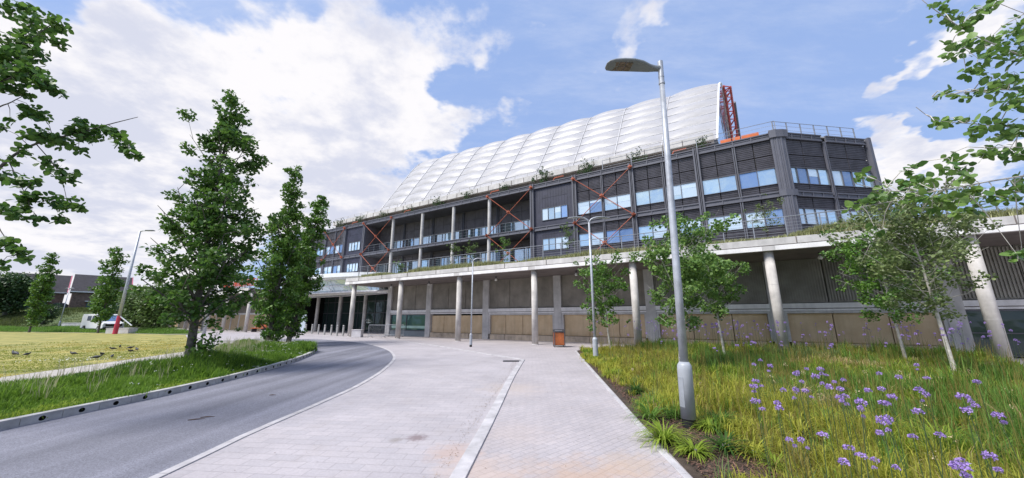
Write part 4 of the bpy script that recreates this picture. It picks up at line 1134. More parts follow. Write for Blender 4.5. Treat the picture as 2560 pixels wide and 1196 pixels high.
def car(c, rz, m, lab_):
    c = Vector(c); r = empty('parked_car', c, lab_, 'car'); X = Vector((math.cos(rz), math.sin(rz), 0)); Yv = Vector((-X.y, X.x, 0)); fr = lambda x, d, z: c + X * x + Yv * d + Vector((0, 0, z))
    b = MB(); b.prism([(-2.05, .35), (-2.1, .85), (-1.5, .98), (-.9, 1.45), (.45, 1.47), (1.15, .98), (2.0, .85), (2.1, .4)], lambda x, z, d: fr(x, d, z), -.85, .85); b.build('body', m, r, bevel=.06)
    b = MB(); b.prism([(-1.25, 1.0), (-.85, 1.38), (.4, 1.4), (.95, 1.0)], lambda x, z, d: fr(x, d, z), -.86, .86); b.build('side_window', mat('van_glass', (.02, .025, .04), .1), r)
    for x in (-1.25, 1.3):
        for sy in (-.8, .8): b = MB(); b.tube([fr(x, sy - .1, .31), fr(x, sy + .1, .31)], .31, 16); b.build('wheel', m_black, r)
HZ = 3.45
car((-108, 74, HZ), R(52), mat('white_van_paint', (.8, .8, .83), .3), 'white car parked on the grass bank left of the dark round tree')
car((-96.8, 76, HZ), R(52), mat('dark_car_paint', (.03, .035, .05), .3), 'dark car parked on the bank between the trees before the houses')
car((-81, 74, HZ), R(52), mat('silver_car_paint', (.4, .41, .42), .3), 'silver car parked on the bank right of the first house')

# ------------------------------------------------------------------ houses on the bank
def house(x0, x1, y0, depth, zb, ze, zr, lab_, hip=0.0):
    c = Vector(((x0 + x1) / 2, y0, zb)); r = empty('terrace_house', c, lab_, 'house')
    mw = mat('brown_brick', (.17, .12, .10), .85, var=.2, scale=3); mr_ = mat('dark_roof_tile', (.032, .028, .034), .8, var=.2, scale=2)
    b = MB(); b.box((x0, y0, zb - 1), (x1, y0 + depth, ze)); b.build('wall', mw, r)
    b = MB(); ym = y0 + depth / 2
    P = [(x0 - .3, y0 - .5, ze), (x1 + .3, y0 - .5, ze), (x1 + .3 - hip, ym, zr), (x0 - .3, ym, zr), (x1 + .3, y0 + depth + .5, ze), (x0 - .3, y0 + depth + .5, ze)]
    b.face([P[0], P[1], P[2], P[3]]); b.face([P[3], P[2], P[4], P[5]]); b.face([P[0], P[3], P[5]]); b.face([P[1], P[4], P[2]]); b.face([P[0], P[5], P[4], P[1]])
    rf = b.build('roof', mr_, r)
    b = MB(); b.tube([Vector((x1 + .34, y0 - .5, ze)), Vector((x1 + .34 - hip, ym, zr))], .12, 4); b.build('verge_board', mat('pink_red_board', (.45, .10, .16), .6), rf)
    n = max(1, int((x1 - x0) / 6))
    for k in range(n):
        xa = x0 + (x1 - x0) * (k + .55) / n
        q = lambda f, dz: Vector((xa, y0 - .5 + (depth / 2 + .5) * f, ze + (zr - ze) * f + dz))
        b = MB(); b.box((xa - .5, y0 - .5 + (depth / 2 + .5) * .35, ze + (zr - ze) * .38), (xa + .5, y0 - .5 + (depth / 2 + .5) * .62, ze + (zr - ze) * .66)); b.build('roof_window', mat('white_van_paint', (.8, .8, .83), .3), rf)
        b = MB(); b.box((xa - 1.2, y0 - .06, zb + (ze - zb) * .62), (xa + .4, y0 + .05, ze - .35)); wi = b.build('window', m_white, r)
        b = MB(); b.box((xa - 1.1, y0 - .09, zb + (ze - zb) * .62 + .1), (xa + .3, y0 - .061, ze - .45)); b.build('pane', g_dark, wi)
        b = MB(); b.box((xa - 2.2, y0 - .07, zb), (xa + 1.6, y0 + .05, zb + (ze - zb) * .42)); b.build('garage_door', mat('teal_door', (.05, .12, .16), .5), r)
        b = MB(); b.box((xa - 2.5, y0 - .9, zb + (ze - zb) * .46), (xa + 2.2, y0 - .02, zb + (ze - zb) * .5)); b.build('porch_roof', m_white, r)
    b = MB(); b.box((x0 - .3, y0 - .56, ze - .12), (x1 + .3, y0 - .46, ze + .08)); b.build('fascia', m_white, r)
    r.rotation_euler = (0, 0, R(52))
house(-107.4, -99.2, 76, 9, HZ, 7.3, 11.5, 'brown terrace house with dark tiled roof and white skylight, on the bank beyond the lawn')
house(-93.9, -85.8, 77, 9, HZ, 7.2, 11.2, 'second dark roofed terrace house right of the gap, partly behind the slim tree')

# ------------------------------------------------------------------ pigeons on the lawn
def pigeon(c):
    c = Vector(c); r = empty('pigeon', c, 'dark pigeon feeding on the yellow green lawn', 'pigeon', 'pigeons on the lawn')
    b = MB(); V = lambda x, z, y=0: c + Vector((x, y, z))
    b.tube([V(-.26, .10), V(-.18, .12), V(-.08, .15), V(.03, .155), (V(.10, .16)), V(.145, .20), V(.17, .235), V(.195, .235), V(.22, .225)], [.012, .03, .065, .075, .055, .033, .036, .026, .006], 10)
    b.build('body', mat('pigeon_feather', (.035, .035, .045), .6, var=.4, scale=14), r, smooth=True)
    for y in (-.03, .03): b = MB(); b.tube([V(.02, .1, y), V(.03, 0, y), V(.06, .004, y)], .007, 5); b.build('leg', mat('pigeon_leg', (.25, .07, .06), .6), r)
    return r
pg = None
for k, (u, v) in enumerate(((35, 892), (66, 891), (182, 889), (254, 891), (240, 899.5), (279, 896), (281, 876), (299, 871), (325, 874), (341, 878.5), (326, 882))):
    p = ground(u, v, .012)
    if pg is None: pg = pigeon(p); pg.rotation_euler[2] = R(170)
    else:
        q = copy_tree(pg, None, p, R((k * 97) % 360)); s = .62 + .03 * (k % 5); q.scale = (s, s, s)

# ------------------------------------------------------------------ foliage
def leaf_mat(name, c1, c2, tr=.35, rough=.45):
    return mat(name, c1, rough, col2=c2, island=.75, scale=1.3, transl=tr, spec=.4)
m_leafA = leaf_mat('dark_plane_leaf', (.030, .098, .022), (.15, .27, .045), .4)
m_leafB = leaf_mat('roadside_leaf', (.042, .125, .024), (.19, .33, .052), .3)
m_leafP = leaf_mat('aspen_leaf', (.055, .145, .032), (.24, .37, .085), .35)
m_leafO = leaf_mat('aspen_olive_leaf', (.085, .135, .04), (.26, .32, .12), .35)
m_leafF = leaf_mat('far_leaf', (.022, .058, .02), (.07, .13, .04), .2)
m_leafF2 = leaf_mat('far_light_leaf', (.07, .13, .032), (.17, .25, .07), .3)
m_bark = mat('grey_bark', (.11, .10, .085), .9, var=.25, scale=9, bump=.5, bscale=35)
m_birch = mat('pale_bark', (.50, .47, .42), .8, var=.2, scale=7, bump=.25, bscale=30, weather=.5)
m_twig = mat('twig', (.055, .042, .034), .85)

def leaves(P, size, rs, up=.35, wide=.85, fold=.25, droop=.0, rnd=False):
    """one folded leaf per point: kite of 2-4 triangles"""
    n = len(P); P = np.asarray(P, float)
    nr = rs.normal(size=(n, 3)); nr[:, 2] = np.abs(nr[:, 2]) * .8 + up; nr /= np.linalg.norm(nr, axis=1)[:, None]
    a = rs.normal(size=(n, 3)); a[:, 2] -= droop; a -= nr * (a * nr).sum(1)[:, None]; a /= np.linalg.norm(a, axis=1)[:, None]
    b = np.cross(nr, a); L_ = size * rs.uniform(.65, 1.3, n)[:, None]; Wd = L_ * wide * .5
    f = nr * (L_ * fold * rs.uniform(.1, 1, n)[:, None])
    if not rnd:
        v = np.stack([P, P + a * L_ * .45 + b * Wd + f * .5, P + a * L_, P + a * L_ * .45 - b * Wd + f * .5], 1)
        t = np.array([[0, 1, 2], [0, 2, 3]])
    else:
        v = np.stack([P, P + a * L_ * .16 + b * Wd * .75 + f * .35, P + a * L_ * .5 + b * Wd + f * .5, P + a * L_ * .85 + b * Wd * .5 + f * .25, P + a * L_,
                      P + a * L_ * .85 - b * Wd * .5 + f * .25, P + a * L_ * .5 - b * Wd + f * .5, P + a * L_ * .16 - b * Wd * .75 + f * .35], 1)
        t = np.array([[0, 1, 2], [0, 2, 3], [0, 3, 4], [0, 4, 5], [0, 5, 6], [0, 6, 7]])
    k = v.shape[1]
    return v.reshape(-1, 3), (t[None] + (np.arange(n) * k)[:, None, None]).reshape(-1, 3)

def tree(name, base, h, rad, crown_fn, label, nl, leaf_n, size, ml, mb, seed, h0=.2, lean=(0, 0), elev=(25, 55), clump=.26, cat='tree', group=None, rnd=False, gaps=.0, ntr=1):
    rs = np.random.default_rng(seed); base = Vector(base)
    r = empty(name, base, label, cat, group); tb = MB()
    top = base + Vector((lean[0], lean[1], h)); trunk = []
    for k in range(9):
        f = k / 8; trunk.append(base.lerp(top, f) + Vector((math.sin(f * 5 + seed) * .05 * h * .12, math.cos(f * 4 + seed) * .05 * h * .12, 0)) * f)
    trunk[0] = base + Vector((0, 0, -.1))
    tb.tube([trunk[0], base + Vector((0, 0, .06))] + trunk[1:], [rad * 1.35, rad * 1.12] + [rad * (1 - .9 * k / 8) for k in range(1, 9)], 9)
    pts = []; wts = []
    for i in range(nl):
        f = h0 + (1 - h0) * ((i + rs.uniform(-.4, .4)) / nl); f = min(max(f, h0 * .9), .985)
        q = f * 8; k = min(7, int(q)); st = trunk[k].lerp(trunk[k + 1], q - k)
        az = i * 2.39996 + rs.uniform(-.4, .4); L_ = crown_fn((f - h0) / (1 - h0)) * rs.uniform(.6, 1.22)
        el = R(rs.uniform(*elev)); d = Vector((math.cos(az) * math.cos(el), math.sin(az) * math.cos(el), math.sin(el)))
        L_ /= max(.35, math.cos(el)); L_ = min(L_, (base.z + h * 1.03 - st.z) / max(.15, d.z) if d.z > 0 else L_); L_ = max(L_, .15)
        e = st + d * L_ + Vector((0, 0, L_ * rs.uniform(-.12, .1))); mid = st.lerp(e, .5) + Vector((rs.normal() * .05 * L_, rs.normal() * .05 * L_, -.06 * L_))
        rr = max(.006, rad * .38 * (1 - f * .75)); tb.tube([st, mid, e], [rr, rr * .6, rr * .2], 5, cap=False)
        m = max(2, int(L_ / .32))
        for c in range(m):
            s = .28 + .72 * (c + rs.uniform(0, .9)) / m; s = min(s, 1.02)
            p = (st.lerp(mid, s * 2) if s < .5 else mid.lerp(e, s * 2 - 1))
            off = Vector(rs.normal(size=3)) * (.14 + .10 * L_) * .8
            if rs.uniform() < gaps: continue
            cc = p + off; pts.append(cc); wts.append((.5 + .6 * rs.uniform()) * clump * (.55 + .45 * min(1, L_ / 1.1)))
            if (cc - p).length > .12: tb.tube([p, cc], [rr * .3, rr * .12], 4, cap=False)
    tb.build('trunk', mb, r, smooth=True, recalc=False)
    pts = np.array([tuple(p) for p in pts]); wts = np.array(wts)
    pr = wts ** 2; pr /= pr.sum(); idx = rs.choice(len(pts), leaf_n, p=pr)
    u = rs.normal(size=(leaf_n, 3)); u /= np.linalg.norm(u, axis=1)[:, None]; rad_ = rs.uniform(0, 1, leaf_n) ** .42
    P = pts[idx] + u * (rad_ * wts[idx])[:, None] * np.array([1, 1, .8])
    v, t = leaves(P, size, rs, rnd=rnd)
    tri_mesh('crown', v, t, ml, r)
    return r

# two roadside trees of upright habit in the verge, and the one between them
conA = lambda q: (.16 + 1.5 * (1 - q) ** .8) * (.55 + .45 * min(1, q / .12))
tree('roadside_tree', (-9.98, 11.32, 0.04), 9.55, .125, conA, 'tall dark conical tree with a bare lower trunk, in the long grass by the kerb', 96, 16000, .122, m_leafA, m_bark, 3, h0=.135, lean=(-.45, .1), elev=(25, 58), clump=.31, gaps=.10)
conB = lambda q: (.22 + 1.35 * (1 - q) ** .9) * (.34 + .66 * min(1, q / .2))
tree('roadside_tree', (-14.45, 21.5, 0.04), 11.2, .15, conB, 'upright green tree leafy to its foot at the verge tip, left of its twin', 90, 13500, .16, m_leafB, m_bark, 5, h0=.025, lean=(.15, 0), elev=(30, 62), clump=.36, gaps=.1)
tree('roadside_tree', (-15.0, 24.3, 0.04), 10.3, .15, lambda q: conB(q) * .95, 'upright green tree leafy down to its foot, right and behind of its twin', 80, 11500, .17, m_leafB, m_bark, 8, h0=.025, lean=(1.0, 0), elev=(30, 62), clump=.36, gaps=.1)

# young aspens in the planting bed
asp = lambda q: (.35 + 1.0 * math.sin(math.pi * min(1, q * .85 + .12)) ** .8)
tree('aspen_tree', (5.1, 11.2, .02), 4.75, .045, lambda q: asp(q) * .95, 'leafy young aspen behind the near street lamp, stem left of the pole', 50, 7800, .085, m_leafP, m_birch, 11, h0=.27, lean=(.55, .1), elev=(10, 50), clump=.27, rnd=True, gaps=.15)
tree('aspen_tree', (8.34, 14.3, .02), 4.35, .05, lambda q: asp(q) * .85, 'pale stemmed young aspen right of the near street lamp, before the ribbed wall', 44, 6200, .085, m_leafP, m_birch, 13, h0=.36, lean=(-.25, 0), elev=(5, 50), clump=.27, rnd=True, gaps=.2)
tree('aspen_tree', (4.75, 17.5, .02), 4.35, .05, lambda q: asp(q) * .98, 'dark crowned young aspen right behind the twin arm lamp, bare pale stem', 40, 4800, .095, m_leafB, m_birch, 17, h0=.31, lean=(-.35, 0), elev=(5, 48), clump=.28, rnd=True, gaps=.2)
tree('aspen_tree', (11.55, 9.6, .02), 5.0, .055, lambda q: asp(q) * 1.08, 'olive aspen with white leaning trunk, at the right before the last column', 54, 9000, .075, m_leafO, m_birch, 19, h0=.36, lean=(-.15, .1), elev=(15, 55), clump=.3, rnd=True, gaps=.22)
tree('aspen_tree', (14.1, 13.1, .02), 4.7, .05, lambda q: asp(q) * 1.02, 'dense dark green young aspen left of the olive aspen, before the blank wall panels', 44, 6400, .085, m_leafB, m_birch, 23, h0=.34, lean=(-.2, 0), elev=(5, 50), clump=.3, rnd=True, gaps=.12)

# far trees round the lawn and on the bank
slim = lambda q: .35 + .75 * (1 - q) ** .7
tree('slim_tree', (-58.5, 43.6, 0), 9.6, .10, lambda q: slim(q) * .95, 'slim upright tree at the far lawn edge, before the first house', 54, 5200, .22, m_leafB, m_bark, 29, h0=.12, elev=(25, 60), clump=.42, gaps=.1)
tree('slim_tree', (-48.2, 41.9, 0), 9.9, .10, lambda q: slim(q) * 1.05, 'slim upright tree at the far lawn edge standing before the van bonnet', 56, 5200, .22, m_leafB, m_bark, 31, h0=.10, elev=(25, 60), clump=.42, gaps=.15)
ball = lambda q: .5 + 3.4 * math.sin(math.pi * min(1, q * .8 + .15))
tree('round_tree', (-94, 66, 2.0), 7.2, .3, lambda q: ball(q) * .8, 'broad dark round tree on the bank left of the houses', 60, 7500, .38, m_leafF, m_bark, 37, h0=.12, elev=(0, 50), clump=1.1)
tree('round_tree', (-108, 75, 3.2), 7.2, .3, ball, 'pale grey green tree behind the broad dark tree', 50, 5000, .4, m_leafF2, m_bark, 41, h0=.2, elev=(0, 50), clump=1.1)
tree('round_tree', (-52, 50, 0), 5.4, .2, lambda q: .4 + 2.0 * math.sin(math.pi * min(1, q * .8 + .15)), 'light green tree behind the tall lamp with a red base', 56, 7500, .30, m_leafF2, m_bark, 43, h0=.1, elev=(0, 50), clump=.95)
tree('round_tree', (-47.3, 48, 0), 5.0, .2, lambda q: .4 + 2.0 * math.sin(math.pi * min(1, q * .8 + .15)), 'light green bushy tree half behind the tall dark conical tree', 50, 6500, .30, m_leafF2, m_bark, 47, h0=.08, elev=(0, 50), clump=.9)
tree('round_tree', (-71, 70, 2.6), 4.6, .25, lambda q: .4 + 2.6 * math.sin(math.pi * min(1, q * .8 + .15)), 'dark green tree on the bank before the second house', 46, 5200, .34, m_leafF, m_bark, 53, h0=.1, elev=(0, 50), clump=.95)
for k, (x, y, z, hh, mm, lb) in enumerate(((-150, 104, 4.5, 9, m_leafF, 'far dark tree on the skyline at the left end of the bank'), (-134, 100, 4.4, 7.5, m_leafF, 'far dark tree on the skyline, second from the left end'), (-84, 73, 3.0, 4.2, m_leafF2, 'light green tree before the right end of the second house'), (-118, 78, 3.3, 6.0, m_leafF, 'dark tree on the bank at the left end of the first house'), (-112, 62, 1.2, 3.2, m_leafF2, 'low light green bush on the bank below the dark round tree'), (-80, 61, .8, 3.0, m_leafF, 'low dark bush on the bank behind the concrete bench'), (-66, 60, .8, 2.8, m_leafF, 'low dark bush on the bank behind the white van'), (-98, 60, .8, 2.6, m_leafF, 'low dark bush on the bank left of the concrete bench'))):
    tree('bush' if hh < 4 else 'round_tree', (x, y, z), hh, .2, lambda q: .4 + hh * .42 * math.sin(math.pi * min(1, q * .8 + .15)), lb, 36, 3800 if hh > 4 else 2600, .36 if hh > 4 else .2, mm, m_bark, 60 + k, h0=.06, elev=(0, 50), clump=hh * .14)

# shrubs on the roof ledge
sb = None
for k, u in enumerate((850, 900, 958, 1022, 1092, 1170, 1262, 1356, 1466, 1592, 1757)):
    t = None
    for tt in np.arange(-38, 13, .05):
        p = W(tt, 7.3, 14.4); d = p.y * math.cos(PITCH) + (p.z - EYE) * math.sin(PITCH)
        if 1280 + 870 * p.x / d >= u: t = tt; break
    s = .75 + .35 * ((k * 37) % 10) / 10
    if sb is None: sb = tree('roof_shrub', W(t, 7.3, 13.75), 1.5, .03, lambda q: .3 + .55 * math.sin(math.pi * min(1, q * .8 + .2)), 'small dark shrub in a trough along the roof ledge under the white cushions', 22, 520, .12, m_leafF, m_twig, 71, h0=.1, elev=(0, 60), clump=.22, cat='shrub', group='shrubs along the roof ledge'); ORG[sb.name] = W(t, 7.3, 13.75)
    else:
        c = copy_tree(sb, None, W(t, 7.3, 13.75), k * 1.3); c.scale = (s, s, s * (1.1 if k > 6 else .9))
b = MB(); b.box((-37.2, 7.05, 13.53), (11.2, 7.6, 13.9), W); part(b, 'planting_trough', m_soffit)
b = MB()
for k in range(5): t = (-31, -21, -8.5, -1.5, 8.5)[k]; b.tube([W(t, 6.4, 13.5), W(t + .35, 6.5, 14.2), W(t + 1.2, 6.6, 14.25)], .05, 6)
part(b, 'roof_bracket', m_orange)

# wispy shrubs on the terrace
for k, (t, o, hh, mm, lb) in enumerate(((-3.9, 2.2, 2.6, m_leafB, 'feathery green bamboo on the terrace before the braced loggia bay'), (-8.6, 1.6, 2.5, m_leafF2, 'thin yellow green young tree on the terrace beside a loggia column'), (-6.9, 1.8, 2.4, m_leafF2, 'thin yellow green young tree on the terrace, second right of the first'), (2.0, 1.2, 2.6, m_leafF2, 'tall wispy yellow green shrub on the terrace below the orange brace'), (13.3, 1.6, 2.4, m_leafO, 'wispy olive sapling on the terrace before the corner pier'), (-15.0, 1.5, 1.2, m_leafB, 'low green shrub on the terrace near the canopy end'))):
    tree('terrace_shrub', W(t, o, 5.4), hh, .02, lambda q: .25 + .5 * math.sin(math.pi * min(1, q * .9 + .1)), lb, 26, 900, .075, mm, m_twig, 80 + k, h0=.3, elev=(20, 70), clump=.16, cat='shrub', gaps=.25)

# branches of the tree standing left of the view and of the aspen right of it
def branch_tree(name, base, trunk, rad, limbs, clusters, label, ml, mb, size, seed, rnd, per):
    rs = np.random.default_rng(seed); r = empty(name, base, label, 'tree'); tb = MB()
    tb.tube(trunk, [rad * (1 - .6 * k / (len(trunk) - 1)) for k in range(len(trunk))], 12)
    for pts, r0 in limbs:
        s = spline(pts, 5); tb.tube(s, [max(.0035, r0 * (1 - .85 * k / (len(s) - 1))) for k in range(len(s))], 6, cap=False)
    P = []
    allp = [p for pts, _ in limbs for p in spline(pts, 5)]
    tw = tb
    for c, rr, n in clusters:
        near = min(allp, key=lambda p: (p - c).length)
        if .08 < (near - c).length < 1.5: tw.tube([near, near.lerp(c, .5) + Vector((0, 0, .05)), c], [.006, .004, .002], 4, cap=False)
        q = rs.normal(size=(n, 3)); q /= np.linalg.norm(q, axis=1)[:, None]
        P.append(np.array(c) + q * (rs.uniform(0, 1, n) ** .5 * rr)[:, None] * np.array([1, 1, .75]))
        for k in range(max(2, n // 9)):
            e = Vector(P[-1][k]); tw.tube([c, e], [.003, .0015], 3, cap=False)
    tb.build('trunk', mb, r, smooth=True, recalc=False)
    v, t = leaves(np.concatenate(P), size, rs, rnd=rnd, droop=.6); tri_mesh('crown', v, t, ml, r)
rs = np.random.default_rng(5)
def A(u, v, y): return at(u, v, y)
tB = Vector((-9.6, 5.3, 0.04))
trk = [tB + Vector((0, 0, -.1)), tB + Vector((.0, 0, 1)), tB + Vector((.1, 0, 3)), tB + Vector((-.4, .1, 5)), tB + Vector((-.9, .1, 7.2)), tB + Vector((-1.2, .1, 9))]
lim = [([trk[2] + Vector((0, 0, -.2)), A(-60, 480, 5.4), A(20, 400, 5.4), A(90, 360, 5.5), A(200, 332, 5.5), A(270, 312, 5.6), A(345, 293, 5.7)], .030),
       ([trk[2] + Vector((0, 0, .3)), A(-40, 300, 5.2), A(30, 255, 5.2), A(70, 235, 5.3)], .018),
       ([trk[3] + Vector((0, 0, -.3)), A(-80, 220, 5.2), A(0, 150, 5.2), A(60, 110, 5.2), A(130, 60, 5.3)], .03),
       ([trk[3] + Vector((0, 0, -.8)), A(-50, 240, 5.0), A(50, 190, 5.0), A(120, 215, 5.1)], .02),
       ([trk[4] + Vector((0, 0, -1.6)), A(-70, 60, 5.4), A(0, 20, 5.4), A(60, 12, 5.4)], .02),
       ([A(90, 360, 5.5), A(140, 420, 5.5), A(160, 470, 5.5), A(168, 510, 5.5)], .008), ([A(20, 400, 5.4), A(60, 480, 5.3), A(80, 530, 5.3)], .008),
       ([A(270, 312, 5.6), A(305, 335, 5.6), A(330, 375, 5.6)], .007), ([trk[1] + Vector((0, 0, .6)), A(-60, 560, 5.2), A(10, 590, 5.2), A(30, 640, 5.2)], .014),
       ([trk[2] + Vector((0, 0, -.5)), A(-40, 520, 5.1), A(10, 530, 5.1)], .012)]
cl = [(20, 20, 5.4, .30, 40), (65, 22, 5.4, .15, 14), (80, 60, 5.3, .22, 24), (125, 52, 5.3, .24, 30), (150, 70, 5.3, .12, 12), (70, 90, 5.2, .2, 22), (140, 105, 5.3, .13, 14), (30, 110, 5.2, .34, 70), (10, 150, 5.1, .34, 80), (50, 145, 5.1, .28, 50),
      (30, 190, 5.0, .24, 40), (75, 180, 5.0, .2, 28), (105, 205, 5.0, .17, 22), (120, 215, 5.1, .1, 8), (90, 130, 5.2, .16, 16), (5, 215, 5.0, .16, 18), (40, 225, 5.2, .12, 10), (115, 215, 5.1, .12, 10), (148, 232, 5.2, .1, 8), (70, 240, 5.3, .1, 9),
      (85, 280, 5.4, .17, 20), (65, 285, 5.3, .12, 10), (110, 295, 5.4, .1, 8), (95, 340, 5.5, .22, 34), (130, 345, 5.5, .2, 28), (60, 380, 5.4, .12, 10), (20, 400, 5.4, .1, 8), (150, 350, 5.5, .16, 18), (185, 330, 5.5, .14, 14), (195, 300, 5.5, .1, 8), (215, 320, 5.5, .17, 22), (240, 335, 5.6, .15, 18), (210, 345, 5.5, .14, 14), (195, 375, 5.5, .12, 10),
      (265, 325, 5.6, .1, 9), (285, 330, 5.6, .1, 10), (300, 345, 5.6, .11, 11), (312, 365, 5.6, .12, 14), (330, 385, 5.6, .12, 14), (342, 392, 5.6, .06, 5),
      (120, 405, 5.5, .16, 14), (150, 430, 5.5, .14, 14), (170, 450, 5.5, .13, 12), (185, 432, 5.5, .07, 5), (140, 505, 5.5, .16, 20), (175, 510, 5.5, .17, 22), (150, 545, 5.5, .11, 10), (200, 520, 5.5, .08, 7), (15, 440, 5.4, .16, 16), (50, 455, 5.3, .17, 22), (90, 450, 5.3, .08, 6), (70, 495, 5.3, .17, 22), (95, 490, 5.3, .08, 6), (85, 545, 5.3, .13, 14), (60, 520, 5.3, .08, 7),
      (10, 525, 5.1, .16, 18), (30, 540, 5.1, .08, 6), (15, 610, 5.2, .17, 20), (50, 632, 5.2, .14, 14), (70, 648, 5.2, .06, 5), (0, 660, 5.2, .12, 9), (25, 300, 5.2, .06, 4), (5, 320, 5.2, .1, 8)]
branch_tree('roadside_tree', tB, trk, .15, lim, [(A(u, v, y), r_, int(n * 2.7)) for u, v, y, r_, n in cl], 'large leafed tree at the left edge, only its branches in the picture', m_leafA, m_bark, .088, 6, True, 0)

tE = Vector((7.6, 3.7, 0.02))
trk = [tE + Vector((0, 0, -.1)), tE + Vector((-.1, 0, 1.2)), tE + Vector((-.1, 0, 2.6)), tE + Vector((-.35, 0, 4.2)), tE + Vector((-.5, .1, 6)), tE + Vector((-.5, .1, 7.5))]
Y = 3.6
lim = [([trk[2] + Vector((0, 0, -.1)), A(2700, 420, Y), A(2560, 440, Y), A(2450, 458, Y), A(2340, 478, Y), A(2230, 478, Y), A(2140, 460, Y)], .013), ([A(2340, 478, Y), A(2250, 500, Y), A(2140, 520, Y)], .006), ([A(2230, 478, Y), A(2190, 450, Y), A(2140, 440, Y)], .005),
       ([trk[3] + Vector((0, 0, -.4)), A(2650, 180, Y + .1), A(2530, 130, Y + .1), A(2420, 80, Y + .1), A(2330, 20, Y), A(2300, -5, Y)], .013), ([A(2530, 130, Y + .1), A(2440, 110, Y), A(2370, 130, Y)], .006),
       ([trk[3] + Vector((0, 0, -.9)), A(2640, 250, Y), A(2520, 225, Y), A(2430, 230, Y), A(2330, 242, Y)], .009), ([trk[3] + Vector((0, 0, -1.2)), A(2650, 340, Y), A(2540, 320, Y), A(2430, 310, Y), A(2340, 300, Y), A(2290, 268, Y)], .009),
       ([trk[2] + Vector((0, 0, .3)), A(2680, 400, Y - .1), A(2560, 370, Y - .1), A(2470, 370, Y - .1)], .009), ([A(2450, 458, Y), A(2400, 430, Y), A(2370, 395, Y)], .005), ([trk[3] + Vector((0, 0, .5)), A(2680, 60, Y), A(2580, 40, Y), A(2500, 10, Y)], .01)]
cl = [(2355, 30, .16, 18), (2390, 45, .14, 15), (2430, 50, .14, 14), (2460, 20, .13, 12), (2410, 70, .12, 12), (2330, 15, .06, 4), (2485, 8, .1, 8), (2380, 112, .1, 9), (2420, 115, .17, 22), (2460, 110, .12, 12), (2385, 140, .1, 8), (2450, 150, .13, 12), (2475, 140, .1, 8), (2520, 90, .17, 22), (2545, 60, .17, 22), (2550, 120, .2, 28), (2505, 120, .14, 14), (2530, 150, .15, 16), (2440, 180, .14, 14), (2480, 195, .14, 14), (2415, 175, .08, 6), (2540, 200, .2, 30), (2500, 215, .14, 14), (2550, 250, .2, 26), (2520, 260, .14, 15),
      (2345, 240, .08, 6), (2365, 232, .07, 5), (2400, 240, .08, 7), (2440, 235, .1, 10), (2470, 230, .1, 9), (2360, 300, .07, 5), (2345, 315, .07, 5), (2380, 310, .08, 5), (2420, 300, .07, 5), (2450, 315, .14, 14), (2490, 310, .14, 14), (2430, 335, .08, 6), (2530, 320, .17, 22), (2555, 330, .17, 22), (2500, 340, .12, 10), (2480, 375, .16, 16), (2520, 380, .17, 22), (2460, 385, .1, 8), (2545, 385, .15, 18),
      (2375, 385, .05, 3), (2390, 400, .1, 9), (2415, 415, .1, 9), (2380, 425, .12, 12), (2420, 440, .1, 8), (2270, 430, .08, 7), (2290, 415, .05, 4), (2250, 455, .1, 9), (2285, 455, .13, 14), (2310, 465, .12, 13), (2330, 450, .08, 6), (2230, 480, .12, 12), (2210, 455, .06, 4), (2145, 440, .07, 7), (2150, 450, .06, 5), (2205, 470, .06, 5), (2150, 508, .09, 9), (2180, 500, .12, 14), (2130, 520, .06, 6), (2210, 495, .07, 6), (2300, 490, .11, 10), (2340, 490, .1, 9), (2275, 500, .08, 6), (2370, 500, .12, 11), (2410, 490, .12, 11), (2450, 480, .12, 10), (2490, 490, .14, 14), (2520, 500, .15, 16), (2550, 480, .15, 15), (2545, 450, .12, 10), (2330, 520, .12, 10), (2300, 530, .1, 7), (2250, 525, .06, 4), (2430, 520, .12, 10), (2390, 530, .1, 8), (2545, 640, .1, 10), (2555, 625, .08, 7), (2205, 580, .05, 4), (2185, 565, .05, 4)]
branch_tree('aspen_tree', tE, trk, .075, lim, [(A(u, v, Y + rs.uniform(-.25, .35)), r_ * .85, int(n * 1.25)) for u, v, r_, n in cl], 'round leafed aspen at the right edge, only its twigs in the picture', m_leafP, m_birch, .078, 9, True, 0)

# ------------------------------------------------------------------ grass and planting
def patch(x, y, s, seed):
    r = np.random.default_rng(seed); v = 0
    for k in range(7):
        a = r.uniform(0, 6.28); f = s * r.uniform(.5, 1.9); v = v + np.sin((x * np.cos(a) + y * np.sin(a)) * f + r.uniform(0, 6.28))
    return v / 3.2
def sample(poly, n, rs):
    p = np.array([(q[0], q[1]) for q in poly]); lo, hi = p.min(0), p.max(0); X = []; Yv = []; c = 0
    while c < n:
        x = rs.uniform(lo[0], hi[0], n * 2); y = rs.uniform(lo[1], hi[1], n * 2); k = inside(poly, x, y); X.append(x[k]); Yv.append(y[k]); c += k.sum()
    return np.concatenate(X)[:n], np.concatenate(Yv)[:n]
def seen(x, y, z=.3, mar=1.15):
    """keep ground cover to the ground in front of the viewer, a wide margin included"""
    return (y > 1.0) & (np.abs(x) < (1.47 * (y + .6)) * mar + 1.5)
